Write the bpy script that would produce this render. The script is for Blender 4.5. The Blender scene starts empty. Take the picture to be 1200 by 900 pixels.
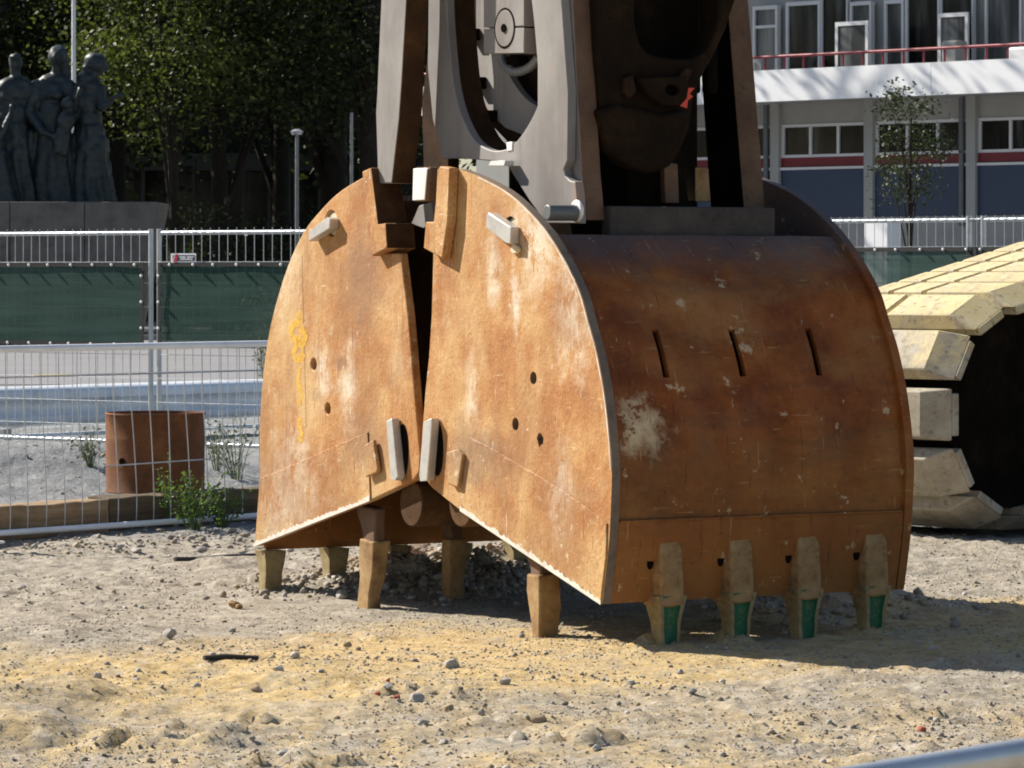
import bpy, bmesh, math, random
import numpy as np
from mathutils import Vector, Matrix, noise as mnoise
R = math.radians
SC = bpy.context.scene
COL = SC.collection
random.seed(7)
rng = np.random.default_rng(7)

# ------------------------------------------------------------------ camera, sky, sun, exposure
F = 4658.0            # focal length in photo pixels (1200 px wide frame)
HC, HY = 1.6, 318.0   # camera height, horizon row
cam = bpy.data.cameras.new('camera')
cam.sensor_width = 36.0
cam.lens = F / 1200 * 36
cam.shift_y = -(450 - HY) / 1200
cam.clip_start = 0.2
cam.clip_end = 4000
cam.dof.use_dof = True
cam.dof.focus_distance = 17.6
cam.dof.aperture_fstop = 26
co = bpy.data.objects.new('camera', cam)
COL.objects.link(co)
co.location = (0, 0, HC)
co.rotation_euler = (R(90), 0, 0)
SC.camera = co

SUN_AZ = (-0.877, 0.480)     # towards the sun, ground plan
SUN_EL = R(37)
w = bpy.data.worlds.new('World')
SC.world = w
w.use_nodes = True
wn = w.node_tree
sky = wn.nodes.new('ShaderNodeTexSky')
sky.sky_type = 'NISHITA'
sky.sun_disc = False
sky.sun_elevation = SUN_EL
sky.sun_rotation = math.atan2(SUN_AZ[0], SUN_AZ[1])
sky.air_density = 1.0
sky.dust_density = 1.0
wn.nodes['Background'].inputs[1].default_value = 0.068
wn.links.new(sky.outputs[0], wn.nodes['Background'].inputs[0])
sl = bpy.data.lights.new('sun', 'SUN')
sl.energy = 5.0
sl.angle = R(0.53)
sl.color = (1.0, 0.93, 0.82)
so = bpy.data.objects.new('sun', sl)
COL.objects.link(so)
sv = Vector((SUN_AZ[0] * math.cos(SUN_EL), SUN_AZ[1] * math.cos(SUN_EL), math.sin(SUN_EL)))
so.rotation_euler = sv.to_track_quat('Z', 'Y').to_euler()
so.location = (-20, 10, 30)
SC.view_settings.view_transform = 'Standard'
SC.view_settings.look = 'None'
SC.view_settings.exposure = 0.84
SC.cycles.filter_width = 1.9
SC.cycles.max_bounces = 6
SC.cycles.transparent_max_bounces = 12

# ------------------------------------------------------------------ measuring
def at(px, py, Y):
    return Vector(((px - 600) / F * Y, Y, HC - (py - HY) / F * Y))

class Frame:
    """local frame standing in the place: x along u, y along w (both level), z up."""
    def __init__(s, X0, Y0, deg):
        s.X0, s.Y0, s.a = X0, Y0, R(deg)
        s.u = (math.cos(s.a), math.sin(s.a))
        s.w = (-math.sin(s.a), math.cos(s.a))
    def front(s, px, py, w=0.0):      # point of the plane y = w seen at a pixel -> (x, z)
        k = (px - 600) / F
        Y = (s.X0 * s.w[0] + s.Y0 * s.w[1] + w) / (k * s.w[0] + s.w[1])
        return ((k * Y - s.X0) * s.u[0] + (Y - s.Y0) * s.u[1], HC - (py - HY) / F * Y)
    def side(s, px, py, x=0.0):       # point of the plane x = const -> (y, z)
        k = (px - 600) / F
        Y = (s.X0 * s.u[0] + s.Y0 * s.u[1] + x) / (k * s.u[0] + s.u[1])
        return ((k * Y - s.X0) * s.w[0] + (Y - s.Y0) * s.w[1], HC - (py - HY) / F * Y)

# ------------------------------------------------------------------ objects
def link(name, me, mat=None, parent=None, loc=(0, 0, 0), rotz=0.0):
    o = bpy.data.objects.new(name, me)
    COL.objects.link(o)
    if mat is not None and me is not None:
        for m in (mat if isinstance(mat, (list, tuple)) else [mat]):
            me.materials.append(m)
    o.location = loc
    o.rotation_euler = (0, 0, rotz)
    if parent is not None:
        o.parent = parent
    return o

def thing(name, label, cat, loc=(0, 0, 0), rotz=0.0, group=None):
    o = link(name, None, None, None, loc, rotz)
    o.empty_display_size = 0.2
    return tag(o, label, cat, group)

def tag(o, label=None, cat=None, group=None, kind=None):
    if label: o['label'] = label
    if cat: o['category'] = cat
    if group: o['group'] = group
    if kind: o['kind'] = kind
    return o

def dup(o, parent=None):
    c = o.copy()
    COL.objects.link(c)
    c.parent = parent
    for ch in [x for x in bpy.data.objects if x.parent == o]:
        dup(ch, c)
    return c

def mesh_from(name, verts, faces, smooth=False):
    me = bpy.data.meshes.new(name)
    me.from_pydata([tuple(v) for v in verts], [], faces)
    if smooth:
        me.polygons.foreach_set('use_smooth', [True] * len(me.polygons))
    me.update()
    return me

def bm_mesh(name, bm, smooth_angle=None):
    bmesh.ops.recalc_face_normals(bm, faces=bm.faces)
    me = bpy.data.meshes.new(name)
    bm.to_mesh(me)
    bm.free()
    if smooth_angle is not None:
        me.polygons.foreach_set('use_smooth', [True] * len(me.polygons))
        me.set_sharp_from_angle(angle=R(smooth_angle))
    return me

def bevel(o, width=0.004, seg=2, angle=35):
    m = o.modifiers.new('bevel', 'BEVEL')
    m.width = width
    m.segments = seg
    m.limit_method = 'ANGLE'
    m.angle_limit = R(angle)
    return o

def np_mesh(name, verts, quads):
    verts = np.asarray(verts, dtype=np.float32)
    quads = np.asarray(quads, dtype=np.int32)
    me = bpy.data.meshes.new(name)
    me.vertices.add(len(verts))
    me.vertices.foreach_set('co', verts.ravel())
    k = quads.shape[1]
    me.loops.add(quads.size)
    me.loops.foreach_set('vertex_index', quads.ravel())
    me.polygons.add(len(quads))
    me.polygons.foreach_set('loop_start', np.arange(0, quads.size, k, dtype=np.int32))
    me.polygons.foreach_set('loop_total', np.full(len(quads), k, dtype=np.int32))
    me.update(calc_edges=True)
    me.validate()
    return me

def add_box(bm, x0, x1, y0, y1, z0, z1, M=None):
    vs = [Vector((x, y, z)) for z in (z0, z1) for y in (y0, y1) for x in (x0, x1)]
    if M is not None: vs = [M @ v for v in vs]
    v = [bm.verts.new(p) for p in vs]
    fs = []
    for f in ((0, 2, 3, 1), (4, 5, 7, 6), (0, 1, 5, 4), (2, 6, 7, 3), (0, 4, 6, 2), (1, 3, 7, 5)):
        fs.append(bm.faces.new([v[i] for i in f]))
    return fs

def box(name, x0, x1, y0, y1, z0, z1, mat, parent=None, bev=0.0):
    bm = bmesh.new()
    add_box(bm, x0, x1, y0, y1, z0, z1)
    o = link(name, bm_mesh(name, bm), mat, parent)
    if bev: bevel(o, bev)
    return o

def add_tube(bm, pts, radii, seg=8, caps=True):
    pts = [Vector(p) for p in pts]
    n = len(pts)
    if not isinstance(radii, (list, tuple)): radii = [radii] * n
    ref = None
    rings = []
    for i in range(n):
        d = (pts[min(i + 1, n - 1)] - pts[max(i - 1, 0)]).normalized()
        if ref is None:
            ref = Vector((0, 0, 1)) if abs(d.z) < 0.9 else Vector((1, 0, 0))
        a = (ref - d * ref.dot(d)).normalized()
        b = d.cross(a)
        ref = a
        rings.append([bm.verts.new(pts[i] + (a * math.cos(t) + b * math.sin(t)) * radii[i])
                      for t in (2 * math.pi * k / seg for k in range(seg))])
    for i in range(n - 1):
        for k in range(seg):
            bm.faces.new((rings[i][k], rings[i][(k + 1) % seg], rings[i + 1][(k + 1) % seg], rings[i + 1][k]))
    if caps:
        bm.faces.new(rings[0][::-1])
        bm.faces.new(rings[-1])

def tube(name, pts, radii, mat, parent=None, seg=8, ang=50):
    bm = bmesh.new()
    add_tube(bm, pts, radii, seg)
    return link(name, bm_mesh(name, bm, ang), mat, parent)

def smooth_curve(pts, per=6, closed=False):
    n = len(pts)
    out = []
    rng_i = range(n) if closed else range(n - 1)
    for i in rng_i:
        g = (lambda j: pts[j % n]) if closed else (lambda j: pts[max(0, min(n - 1, j))])
        p0, p1, p2, p3 = g(i - 1), g(i), g(i + 1), g(i + 2)
        for k in range(per):
            t = k / per
            out.append(tuple(0.5 * (2 * b + (c - a) * t + (2 * a - 5 * b + 4 * c - d) * t * t + (-a + 3 * b - 3 * c + d) * t ** 3)
                             for a, b, c, d in zip(p0, p1, p2, p3)))
    if not closed: out.append(tuple(pts[-1]))
    return out

def plate_bm(outline, holes, y0, y1, axis='y'):
    """flat plate with holes: outline and holes are (x, z) lists, thickness from y0 to y1 (axis 'x': (y, z) lists)."""
    bm = bmesh.new()
    P = (lambda a, t, z: (a, t, z)) if axis == 'y' else (lambda a, t, z: (t, a, z))
    for t in (y0, y1):
        es = []
        for loop in [outline] + list(holes):
            vs = [bm.verts.new(P(a, t, z)) for a, z in loop]
            es += [bm.edges.new((vs[i], vs[(i + 1) % len(vs)])) for i in range(len(vs))]
        bmesh.ops.triangle_fill(bm, use_beauty=True, use_dissolve=False, edges=es, normal=(0, 1, 0) if axis == 'y' else (1, 0, 0))
    bm.verts.ensure_lookup_table()
    half = len(bm.verts) // 2
    off = 0
    for loop in [outline] + list(holes):
        n = len(loop)
        for i in range(n):
            j = (i + 1) % n
            bm.faces.new((bm.verts[off + i], bm.verts[off + j], bm.verts[half + off + j], bm.verts[half + off + i]))
        off += n
    return bm

def plate(name, outline, holes, y0, y1, mat, parent, bev=0.004, axis='y'):
    o = link(name, bm_mesh(name, plate_bm(outline, holes, y0, y1, axis), 40), mat, parent)
    if bev: bevel(o, bev)
    return o

def circle(cx, cz, rx, rz=None, n=20):
    rz = rx if rz is None else rz
    return [(cx + rx * math.cos(2 * math.pi * i / n), cz + rz * math.sin(2 * math.pi * i / n)) for i in range(n)]

# ------------------------------------------------------------------ materials
class Mat:
    def __init__(s, name, rough=0.7, metal=0.0, spec=0.5):
        s.m = bpy.data.materials.new(name)
        s.m.use_nodes = True
        s.nt = s.m.node_tree
        s.b = s.nt.nodes['Principled BSDF']
        s.b.inputs['Roughness'].default_value = rough
        s.b.inputs['Metallic'].default_value = metal
        s.b.inputs['Specular IOR Level'].default_value = spec
        s._c = None
    def node(s, t): return s.nt.nodes.new(t)
    def lk(s, a, b): s.nt.links.new(a, b)
    def setin(s, sock, v):
        if hasattr(v, 'is_output') or isinstance(v, bpy.types.NodeSocket): s.lk(v, sock)
        elif isinstance(v, (tuple, list)) and len(v) == 3 and sock.type == 'RGBA': sock.default_value = (*v, 1)
        else: sock.default_value = v
    @property
    def obj(s):
        if s._c is None: s._c = s.node('ShaderNodeTexCoord').outputs['Object']
        return s._c
    def mapped(s, scale=(1, 1, 1), rot=(0, 0, 0), loc=(0, 0, 0), src=None):
        n = s.node('ShaderNodeMapping')
        s.lk(src or s.obj, n.inputs[0])
        n.inputs['Location'].default_value = loc
        n.inputs['Rotation'].default_value = rot
        n.inputs['Scale'].default_value = scale
        return n.outputs[0]
    def noise(s, scale=5, detail=6, rough=0.6, vec=None, dist=0.0):
        n = s.node('ShaderNodeTexNoise')
        s.lk(vec or s.obj, n.inputs['Vector'])
        n.inputs['Scale'].default_value = scale
        n.inputs['Detail'].default_value = detail
        n.inputs['Roughness'].default_value = rough
        n.inputs['Distortion'].default_value = dist
        return n.outputs[0]
    def voronoi(s, scale=5, vec=None, feature='F1', out=0):
        n = s.node('ShaderNodeTexVoronoi')
        n.feature = feature
        s.lk(vec or s.obj, n.inputs['Vector'])
        n.inputs['Scale'].default_value = scale
        return n.outputs[out]
    def ramp(s, fac, stops, interp='LINEAR'):
        n = s.node('ShaderNodeValToRGB')
        s.lk(fac, n.inputs[0])
        cr = n.color_ramp
        cr.interpolation = interp
        while len(cr.elements) < len(stops): cr.elements.new(0.5)
        for e, (p, c) in zip(cr.elements, stops):
            e.position = p
            if not isinstance(c, (tuple, list)): c = (c, c, c)
            e.color = (*c, 1)
        return n.outputs[0]
    def mix(s, fac, a, b, mode='MIX'):
        n = s.node('ShaderNodeMix')
        n.data_type = 'RGBA'
        n.blend_type = mode
        s.setin(n.inputs['Factor'], fac)
        s.setin(n.inputs['A'] if False else n.inputs[6], a)
        s.setin(n.inputs[7], b)
        return n.outputs[2]
    def math(s, op, a, b=0.0):
        n = s.node('ShaderNodeMath')
        n.operation = op
        s.setin(n.inputs[0], a)
        s.setin(n.inputs[1], b)
        return n.outputs[0]
    def sep(s, vec=None):
        n = s.node('ShaderNodeSeparateXYZ')
        s.lk(vec or s.obj, n.inputs[0])
        return n.outputs
    def spot(s, centre, radius, squash=(1, 1, 1), edge=0.5, nscale=9, namt=0.5):
        """soft stain with a ragged edge round a point: 1 inside, 0 outside"""
        v = s.mapped(scale=tuple(1 / (radius * q) for q in squash), loc=tuple(-c / (radius * q) for c, q in zip(centre, squash)))
        n = s.node('ShaderNodeVectorMath')
        n.operation = 'LENGTH'
        s.lk(v, n.inputs[0])
        d = n.outputs['Value']
        nz = s.noise(nscale, 8, 0.7)
        d = s.math('ADD', d, s.math('MULTIPLY', s.math('SUBTRACT', nz, 0.5), namt * 4))
        return s.ramp(d, [(1 - edge, 1.0), (1.0, 0.0)])
    def color(s, v): s.setin(s.b.inputs['Base Color'], v); return s
    def rough(s, v): s.setin(s.b.inputs['Roughness'], v); return s
    def bump(s, h, strength=0.3, dist=0.01):
        n = s.node('ShaderNodeBump')
        n.inputs['Strength'].default_value = strength
        n.inputs['Distance'].default_value = dist
        s.lk(h, n.inputs['Height'])
        s.lk(n.outputs[0], s.b.inputs['Normal'])
        return s
    def rand_island(s):
        return s.node('ShaderNodeNewGeometry').outputs['Random Per Island']
    def rand_object(s):
        return s.node('ShaderNodeObjectInfo').outputs['Random']

MAT = {}
def plain(name, col, rough=0.7, metal=0.0, var=0.25, nscale=6.0, bump=0.15, spec=0.5, dark=None):
    m = Mat(name, rough, metal, spec)
    n = m.noise(nscale, 8, 0.65)
    lo = tuple(c * (1 - var) for c in col) if dark is None else dark
    hi = tuple(min(1, c * (1 + var * 0.6)) for c in col)
    m.color(m.ramp(n, [(0.3, lo), (0.5, col), (0.72, hi)]))
    if bump: m.bump(m.noise(nscale * 12, 5, 0.6), bump, 0.004)
    MAT[name] = m.m
    return m.m

# weathered steel of the grab's side plates
m = Mat('worn_rust_side', 0.72, 0.0, 0.35)
base = m.ramp(m.noise(2.6, 9, 0.68), [(0.34, (0.25, 0.092, 0.024)), (0.44, (0.37, 0.155, 0.042)), (0.54, (0.46, 0.24, 0.085)), (0.66, (0.55, 0.35, 0.155))])
streak = m.noise(1.0, 8, 0.7, m.mapped((4, 4, 0.8)))
base = m.mix(m.ramp(streak, [(0.54, 0.0), (0.72, 0.35)]), base, (0.60, 0.42, 0.20))
st2 = m.noise(1.0, 8, 0.75, m.mapped((6, 6, 1.3), loc=(3, 1, 7)))
base = m.mix(m.ramp(st2, [(0.54, 0.0), (0.70, 0.35)]), base, (0.27, 0.10, 0.032))
cream = m.noise(3.2, 12, 0.72, m.mapped(loc=(5.2, 1.3, 2.2)))
base = m.mix(m.ramp(cream, [(0.60, 0.0), (0.66, 0.6)]), base, (0.62, 0.54, 0.40))
grey = m.noise(2.2, 8, 0.7, m.mapped(loc=(1.2, 7.3, 4.2)))
base = m.mix(m.ramp(grey, [(0.58, 0.0), (0.72, 0.5)]), base, (0.33, 0.24, 0.17))
z = m.sep()[2]
low = m.math('ADD', z, m.math('MULTIPLY', m.math('SUBTRACT', m.noise(4, 8, 0.7), 0.5), 0.9))
base = m.mix(m.ramp(low, [(0.22, 0.75), (0.62, 0.0)]), base, (0.60, 0.43, 0.20))
grn = m.noise(75, 6, 0.75)
base = m.mix(m.ramp(grn, [(0.40, 0.32), (0.52, 0.0)]), base, (0.22, 0.08, 0.022))
base = m.mix(m.ramp(grn, [(0.52, 0.0), (0.64, 0.35)]), base, (0.66, 0.45, 0.22))
chip = m.noise(9, 14, 0.82, m.mapped((1, 1, 0.55), loc=(4, 4, 7)))
for c, r_, sq in (((-0.58, 0, 1.78), 0.22, (1, 9, 1.6)), ((-3.05, 0, 1.70), 0.28, (1, 9, 1.3)), ((-0.25, 0, 1.45), 0.2, (1, 9, 1.9)),
                  ((-2.95, 0, 0.45), 0.30, (1.3, 9, 1.5)), ((-0.75, 0, 1.50), 0.07, (0.8, 9, 2.8)), ((-1.15, 0, 1.05), 0.09, (0.8, 9, 2.4)), ((-0.35, 0, 0.62), 0.16, (0.8, 9, 1.8)), ((-2.35, 0, 1.05), 0.12, (1, 9, 2.2)), ((-2.62, 0, 1.12), 0.10, (1, 9, 2.0)), ((-0.95, 0, 1.62), 0.09, (1, 9, 2.6))):
    base = m.mix(m.math('MULTIPLY', m.spot(c, r_, sq, 0.8, 9, 0.5), m.ramp(chip, [(0.44, 0.0), (0.50, 0.85)])), base, (0.68, 0.60, 0.47))
for c, r_, sq in (((-2.42, 0, 1.16), 0.07, (1.5, 9, 0.6)), ((-2.7, 0, 1.0), 0.06, (1.4, 9, 0.7)), ((-1.02, 0, 0.75), 0.30, (1.6, 9, 0.5))):
    base = m.mix(m.math('MULTIPLY', m.spot(c, r_, sq, 0.6, 14, 0.4), 0.6), base, (0.20, 0.10, 0.05))
big = m.noise(1.15, 7, 0.62, m.mapped((1, 1, 0.8), loc=(7.7, 2.1, 3.4)))
base = m.mix(m.ramp(big, [(0.50, 0.0), (0.62, 0.65)]), base, (0.27, 0.115, 0.036))
big2 = m.noise(1.5, 7, 0.62, m.mapped((1, 1, 0.6), loc=(1.7, 9.1, 6.4)))
base = m.mix(m.ramp(big2, [(0.52, 0.0), (0.66, 0.5)]), base, (0.60, 0.44, 0.22))
run = m.noise(1.0, 4, 0.6, m.mapped((22, 22, 0.7), loc=(2, 2, 5)))
runm = m.noise(2.0, 6, 0.6, m.mapped(loc=(3, 8, 1)))
base = m.mix(m.math('MULTIPLY', m.ramp(run, [(0.58, 0.0), (0.66, 0.4)]), m.ramp(runm, [(0.45, 0.0), (0.58, 1.0)])), base, (0.20, 0.075, 0.024))
for c, r_, sq in (((-2.15, 0, 0.78), 0.26, (1.2, 9, 0.8)), ((-1.15, 0, 0.80), 0.24, (1.2, 9, 0.8)), ((-2.2, 0, 1.55), 0.28, (1.1, 9, 1.4))):
    base = m.mix(m.math('MULTIPLY', m.spot(c, r_, sq, 0.8, 7, 0.5), 0.55), base, (0.24, 0.145, 0.085))
speck = m.noise(42, 5, 0.7)
base = m.mix(m.ramp(speck, [(0.61, 0.0), (0.67, 0.75)]), base, (0.16, 0.06, 0.02))
scr = m.noise(1.0, 6, 0.7, m.mapped((60, 60, 4), rot=(0, R(25), 0)))
flk = m.noise(13, 12, 0.78, m.mapped((1, 1, 0.7), loc=(8, 2, 2)))
base = m.mix(m.ramp(flk, [(0.605, 0.0), (0.635, 0.75)]), base, (0.70, 0.63, 0.50))
rd_ = m.noise(5, 12, 0.78, m.mapped(loc=(1, 5, 9)))
base = m.mix(m.ramp(rd_, [(0.52, 0.0), (0.68, 0.6)]), base, (0.36, 0.135, 0.032))
rd2 = m.noise(11, 12, 0.8, m.mapped((1, 1, 0.6), loc=(6, 2, 3)))
base = m.mix(m.ramp(rd2, [(0.57, 0.0), (0.68, 0.5)]), base, (0.23, 0.085, 0.026))
base = m.mix(m.ramp(scr, [(0.64, 0.0), (0.70, 0.6)]), base, (0.70, 0.62, 0.48))
for vec_, c_, t_ in ((m.mapped((70, 5, 5), rot=(0, R(35), 0)), (0.68, 0.58, 0.42), 0.65), (m.mapped((5, 5, 80), rot=(0, R(12), 0)), (0.66, 0.54, 0.36), 0.665), (m.mapped((55, 5, 3), rot=(0, R(-6), 0), loc=(3, 3, 3)), (0.15, 0.06, 0.022), 0.635)):
    base = m.mix(m.ramp(m.noise(1.0, 5, 0.65, vec_), [(t_, 0.0), (t_ + 0.02, 0.65)]), base, c_)
m.color(base)
m.rough(m.ramp(m.noise(8, 6, 0.6), [(0.3, 0.55), (0.7, 0.85)]))
m.bump(m.math('ADD', m.noise(26, 9, 0.7), m.math('MULTIPLY', m.noise(2.2, 4, 0.5), 2.0)), 0.55, 0.010)
MAT['side'] = m.m

# darker rust of the curved shells
m = Mat('deep_rust_shell', 0.62, 0.0, 0.22)
base = m.ramp(m.noise(2.2, 10, 0.7), [(0.30, (0.085, 0.023, 0.007)), (0.43, (0.175, 0.046, 0.009)), (0.56, (0.265, 0.078, 0.014)), (0.74, (0.36, 0.14, 0.032))])
st = m.noise(1.0, 9, 0.72, m.mapped((1.3, 1.3, 6.0)))
base = m.mix(m.ramp(st, [(0.5, 0.0), (0.66, 0.6)]), base, (0.10, 0.030, 0.008))
bl = m.noise(1.3, 8, 0.65, m.mapped((1, 1, 2.5), loc=(4, 2, 1)))
base = m.mix(m.ramp(bl, [(0.52, 0.0), (0.68, 0.5)]), base, (0.33, 0.165, 0.05))
z = m.sep()[2]
base = m.mix(m.ramp(m.math('ADD', z, m.math('MULTIPLY', m.math('SUBTRACT', m.noise(6, 8, 0.7), 0.5), 0.35)), [(0.865, 0.0), (0.905, 0.85)]), base, (0.085, 0.07, 0.068)) if False else base
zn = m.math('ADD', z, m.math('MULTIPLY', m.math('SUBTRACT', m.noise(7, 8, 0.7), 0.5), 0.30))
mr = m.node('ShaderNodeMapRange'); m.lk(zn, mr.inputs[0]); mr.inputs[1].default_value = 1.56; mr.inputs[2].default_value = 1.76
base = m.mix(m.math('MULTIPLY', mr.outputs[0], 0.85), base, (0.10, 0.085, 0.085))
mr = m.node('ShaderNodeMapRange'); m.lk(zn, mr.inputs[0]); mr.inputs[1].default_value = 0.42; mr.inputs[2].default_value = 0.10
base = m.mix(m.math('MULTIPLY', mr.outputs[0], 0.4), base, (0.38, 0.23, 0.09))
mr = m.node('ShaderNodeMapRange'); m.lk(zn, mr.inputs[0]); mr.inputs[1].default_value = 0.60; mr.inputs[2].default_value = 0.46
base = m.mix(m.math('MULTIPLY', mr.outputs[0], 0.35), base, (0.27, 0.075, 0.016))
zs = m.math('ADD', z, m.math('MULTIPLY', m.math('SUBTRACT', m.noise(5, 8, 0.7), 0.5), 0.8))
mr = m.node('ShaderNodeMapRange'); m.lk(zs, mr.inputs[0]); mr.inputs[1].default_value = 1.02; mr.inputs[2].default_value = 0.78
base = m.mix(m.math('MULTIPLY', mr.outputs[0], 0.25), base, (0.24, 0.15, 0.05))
sp = m.noise(7, 12, 0.75, m.mapped(loc=(2, 9, 4)))
patch = m.spot((0.05, 0.17, 0.93), 0.17, (1.8, 1, 0.9), 0.8, 10, 0.55)
base = m.mix(m.math('MULTIPLY', patch, m.ramp(sp, [(0.47, 0.0), (0.50, 0.95)])), base, (0.62, 0.50, 0.31))
base = m.mix(m.math('MULTIPLY', m.spot((0.0, 0.62, 1.42), 0.36, (1.2, 1.2, 0.55), 0.8, 5, 0.4), 0.6), base, (0.36, 0.19, 0.07))
base = m.mix(m.ramp(sp, [(0.605, 0.0), (0.63, 0.75)]), base, (0.55, 0.43, 0.26))
speck = m.noise(34, 6, 0.75)
base = m.mix(m.ramp(speck, [(0.60, 0.0), (0.67, 0.6)]), base, (0.06, 0.020, 0.008))
for vec_, c_, t_ in ((m.mapped((5, 5, 70), rot=(R(8), 0, 0)), (0.42, 0.26, 0.12), 0.655), (m.mapped((4, 60, 5), rot=(R(20), 0, R(10))), (0.45, 0.30, 0.15), 0.66), (m.mapped((6, 50, 3), rot=(R(-12), 0, 0), loc=(3, 3, 3)), (0.06, 0.022, 0.009), 0.64)):
    base = m.mix(m.ramp(m.noise(1.0, 5, 0.65, vec_), [(t_, 0.0), (t_ + 0.02, 0.6)]), base, c_)
m.color(base)
m.rough(m.ramp(m.noise(5, 8, 0.6), [(0.3, 0.42), (0.7, 0.8)]))
m.bump(m.noise(22, 10, 0.72), 0.35, 0.008)
MAT['shell'] = m.m

# bare blasted steel of the arms
m = Mat('bare_grey_steel', 0.6, 0.05, 0.25)
base = m.ramp(m.noise(3.0, 9, 0.6, m.mapped((1, 1, 0.5))), [(0.3, (0.18, 0.168, 0.162)), (0.52, (0.26, 0.247, 0.24)), (0.75, (0.33, 0.313, 0.30))])
stk = m.noise(1.0, 7, 0.7, m.mapped((10, 10, 0.8), loc=(1, 4, 2)))
base = m.mix(m.ramp(stk, [(0.53, 0.0), (0.66, 0.55)]), base, (0.17, 0.14, 0.12))
base = m.mix(m.ramp(m.noise(6, 10, 0.7, m.mapped(loc=(2, 3, 3))), [(0.63, 0.0), (0.71, 0.55)]), base, (0.36, 0.20, 0.11))
base = m.mix(m.ramp(m.noise(40, 5, 0.7), [(0.62, 0.0), (0.7, 0.4)]), base, (0.2, 0.17, 0.15))
base = m.mix(m.math('MULTIPLY', m.spot((-0.55, 0, 1.98), 0.09, (0.8, 9, 1.7), 0.8, 8, 0.3), 0.8), base, (0.42, 0.20, 0.09))
m.color(base)
m.rough(m.ramp(m.noise(9, 6, 0.6), [(0.3, 0.42), (0.7, 0.62)]))
m.bump(m.noise(60, 6, 0.7), 0.12, 0.003)
MAT['steel'] = m.m

def rusty(name, c0, c1, c2, rough=0.8, scale=4.0, spec=0.3, bump=0.3):
    m = Mat(name, rough, 0.0, spec)
    b = m.ramp(m.noise(scale, 10, 0.7), [(0.3, c0), (0.5, c1), (0.72, c2)])
    b = m.mix(m.ramp(m.noise(scale * 9, 6, 0.7), [(0.58, 0.0), (0.68, 0.6)]), b, tuple(c * 0.45 for c in c0))
    m.color(b)
    m.bump(m.noise(scale * 9, 8, 0.7), bump, 0.006)
    MAT[name] = m.m
    return m.m
rusty('dark_rust', (0.018, 0.011, 0.007), (0.034, 0.019, 0.011), (0.065, 0.035, 0.019), 0.9, spec=0.1)
rusty('greasy_shade_iron', (0.005, 0.0045, 0.004), (0.009, 0.0075, 0.006), (0.02, 0.014, 0.01), 1.0, spec=0.0)  # near-black, so it also carries deep shade inside grab and track
rusty('crosshead_rust', (0.008, 0.006, 0.004), (0.016, 0.010, 0.006), (0.036, 0.021, 0.012), 0.9, spec=0.08)  # darkest rust tone, used on the crosshead parts
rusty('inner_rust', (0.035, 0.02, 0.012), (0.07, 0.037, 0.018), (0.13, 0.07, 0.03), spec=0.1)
rusty('rim_steel', (0.10, 0.075, 0.06), (0.17, 0.13, 0.10), (0.26, 0.20, 0.15))
rusty('clay_tan', (0.13, 0.068, 0.028), (0.30, 0.185, 0.082), (0.45, 0.31, 0.155), scale=6.0, bump=0.5)
rusty('tooth_dust', (0.11, 0.085, 0.04), (0.27, 0.21, 0.105), (0.42, 0.33, 0.18), scale=6.0, bump=0.5)
rusty('tooth_green', (0.015, 0.085, 0.042), (0.022, 0.13, 0.065), (0.22, 0.20, 0.10), 0.6, 9)
rusty('bar_rust', (0.09, 0.05, 0.032), (0.13, 0.08, 0.052), (0.19, 0.115, 0.07))
rusty('worn_edge', (0.50, 0.45, 0.38), (0.64, 0.60, 0.53), (0.74, 0.71, 0.66), 0.55, 9)
rusty('drum_rust', (0.085, 0.034, 0.014), (0.15, 0.058, 0.021), (0.25, 0.10, 0.036), 0.75, 5)
plain('pin_steel', (0.52, 0.51, 0.49), 0.42, 0.4, 0.2, 14)
plain('pin_cream', (0.62, 0.52, 0.36), 0.6, 0.0, 0.2, 14)
plain('weld_white', (0.78, 0.77, 0.75), 0.4, 0.2, 0.15, 20)
plain('galvanised', (0.50, 0.53, 0.56), 0.38, 0.6, 0.18, 9)
plain('galvanised_dull', (0.22, 0.235, 0.25), 0.5, 0.5, 0.2, 9)
plain('rail_galvanised', (0.80, 0.83, 0.86), 0.45, 0.0, 0.22, 3)
plain('paint_yellow', (0.42, 0.32, 0.12), 0.6, 0, 0.2, 20, 0)
plain('paint_red', (0.60, 0.06, 0.03), 0.6, 0, 0.2, 20, 0)
plain('hose_black', (0.02, 0.02, 0.022), 0.45, 0, 0.2, 20)
plain('bronze', (0.03, 0.040, 0.041), 0.5, 0.35, 0.6, 5, 0.9)
plain('granite', (0.14, 0.13, 0.115), 0.85, 0, 0.4, 2.5, 0.4)
plain('white_paint', (0.83, 0.84, 0.85), 0.5, 0, 0.06, 1.5, 0.05)
plain('frame_paint', (0.66, 0.67, 0.68), 0.5, 0, 0.08, 1.5, 0.05)
plain('cream_wall', (0.34, 0.345, 0.33), 0.75, 0, 0.1, 1.2, 0.1)
plain('red_trim', (0.16, 0.010, 0.016), 0.5, 0, 0.15, 3, 0)
plain('rail_red', (0.24, 0.03, 0.045), 0.45, 0, 0.15, 3, 0)
plain('blue_panel', (0.024, 0.042, 0.085), 0.5, 0, 0.15, 1.0, 0.05)
plain('pipe_grey', (0.13, 0.14, 0.15), 0.5, 0.2, 0.15, 4, 0)
plain('concrete', (0.30, 0.30, 0.295), 0.85, 0, 0.2, 2.0, 0.3)
plain('concrete_dim', (0.085, 0.085, 0.082), 0.85, 0, 0.25, 1.0, 0.2)
plain('dark_cladding', (0.012, 0.013, 0.014), 0.7, 0, 0.3, 1.0, 0.1)
plain('glass_dark', (0.012, 0.014, 0.016), 0.12, 0, 0.3, 0.8, 0, 0.25)
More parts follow.
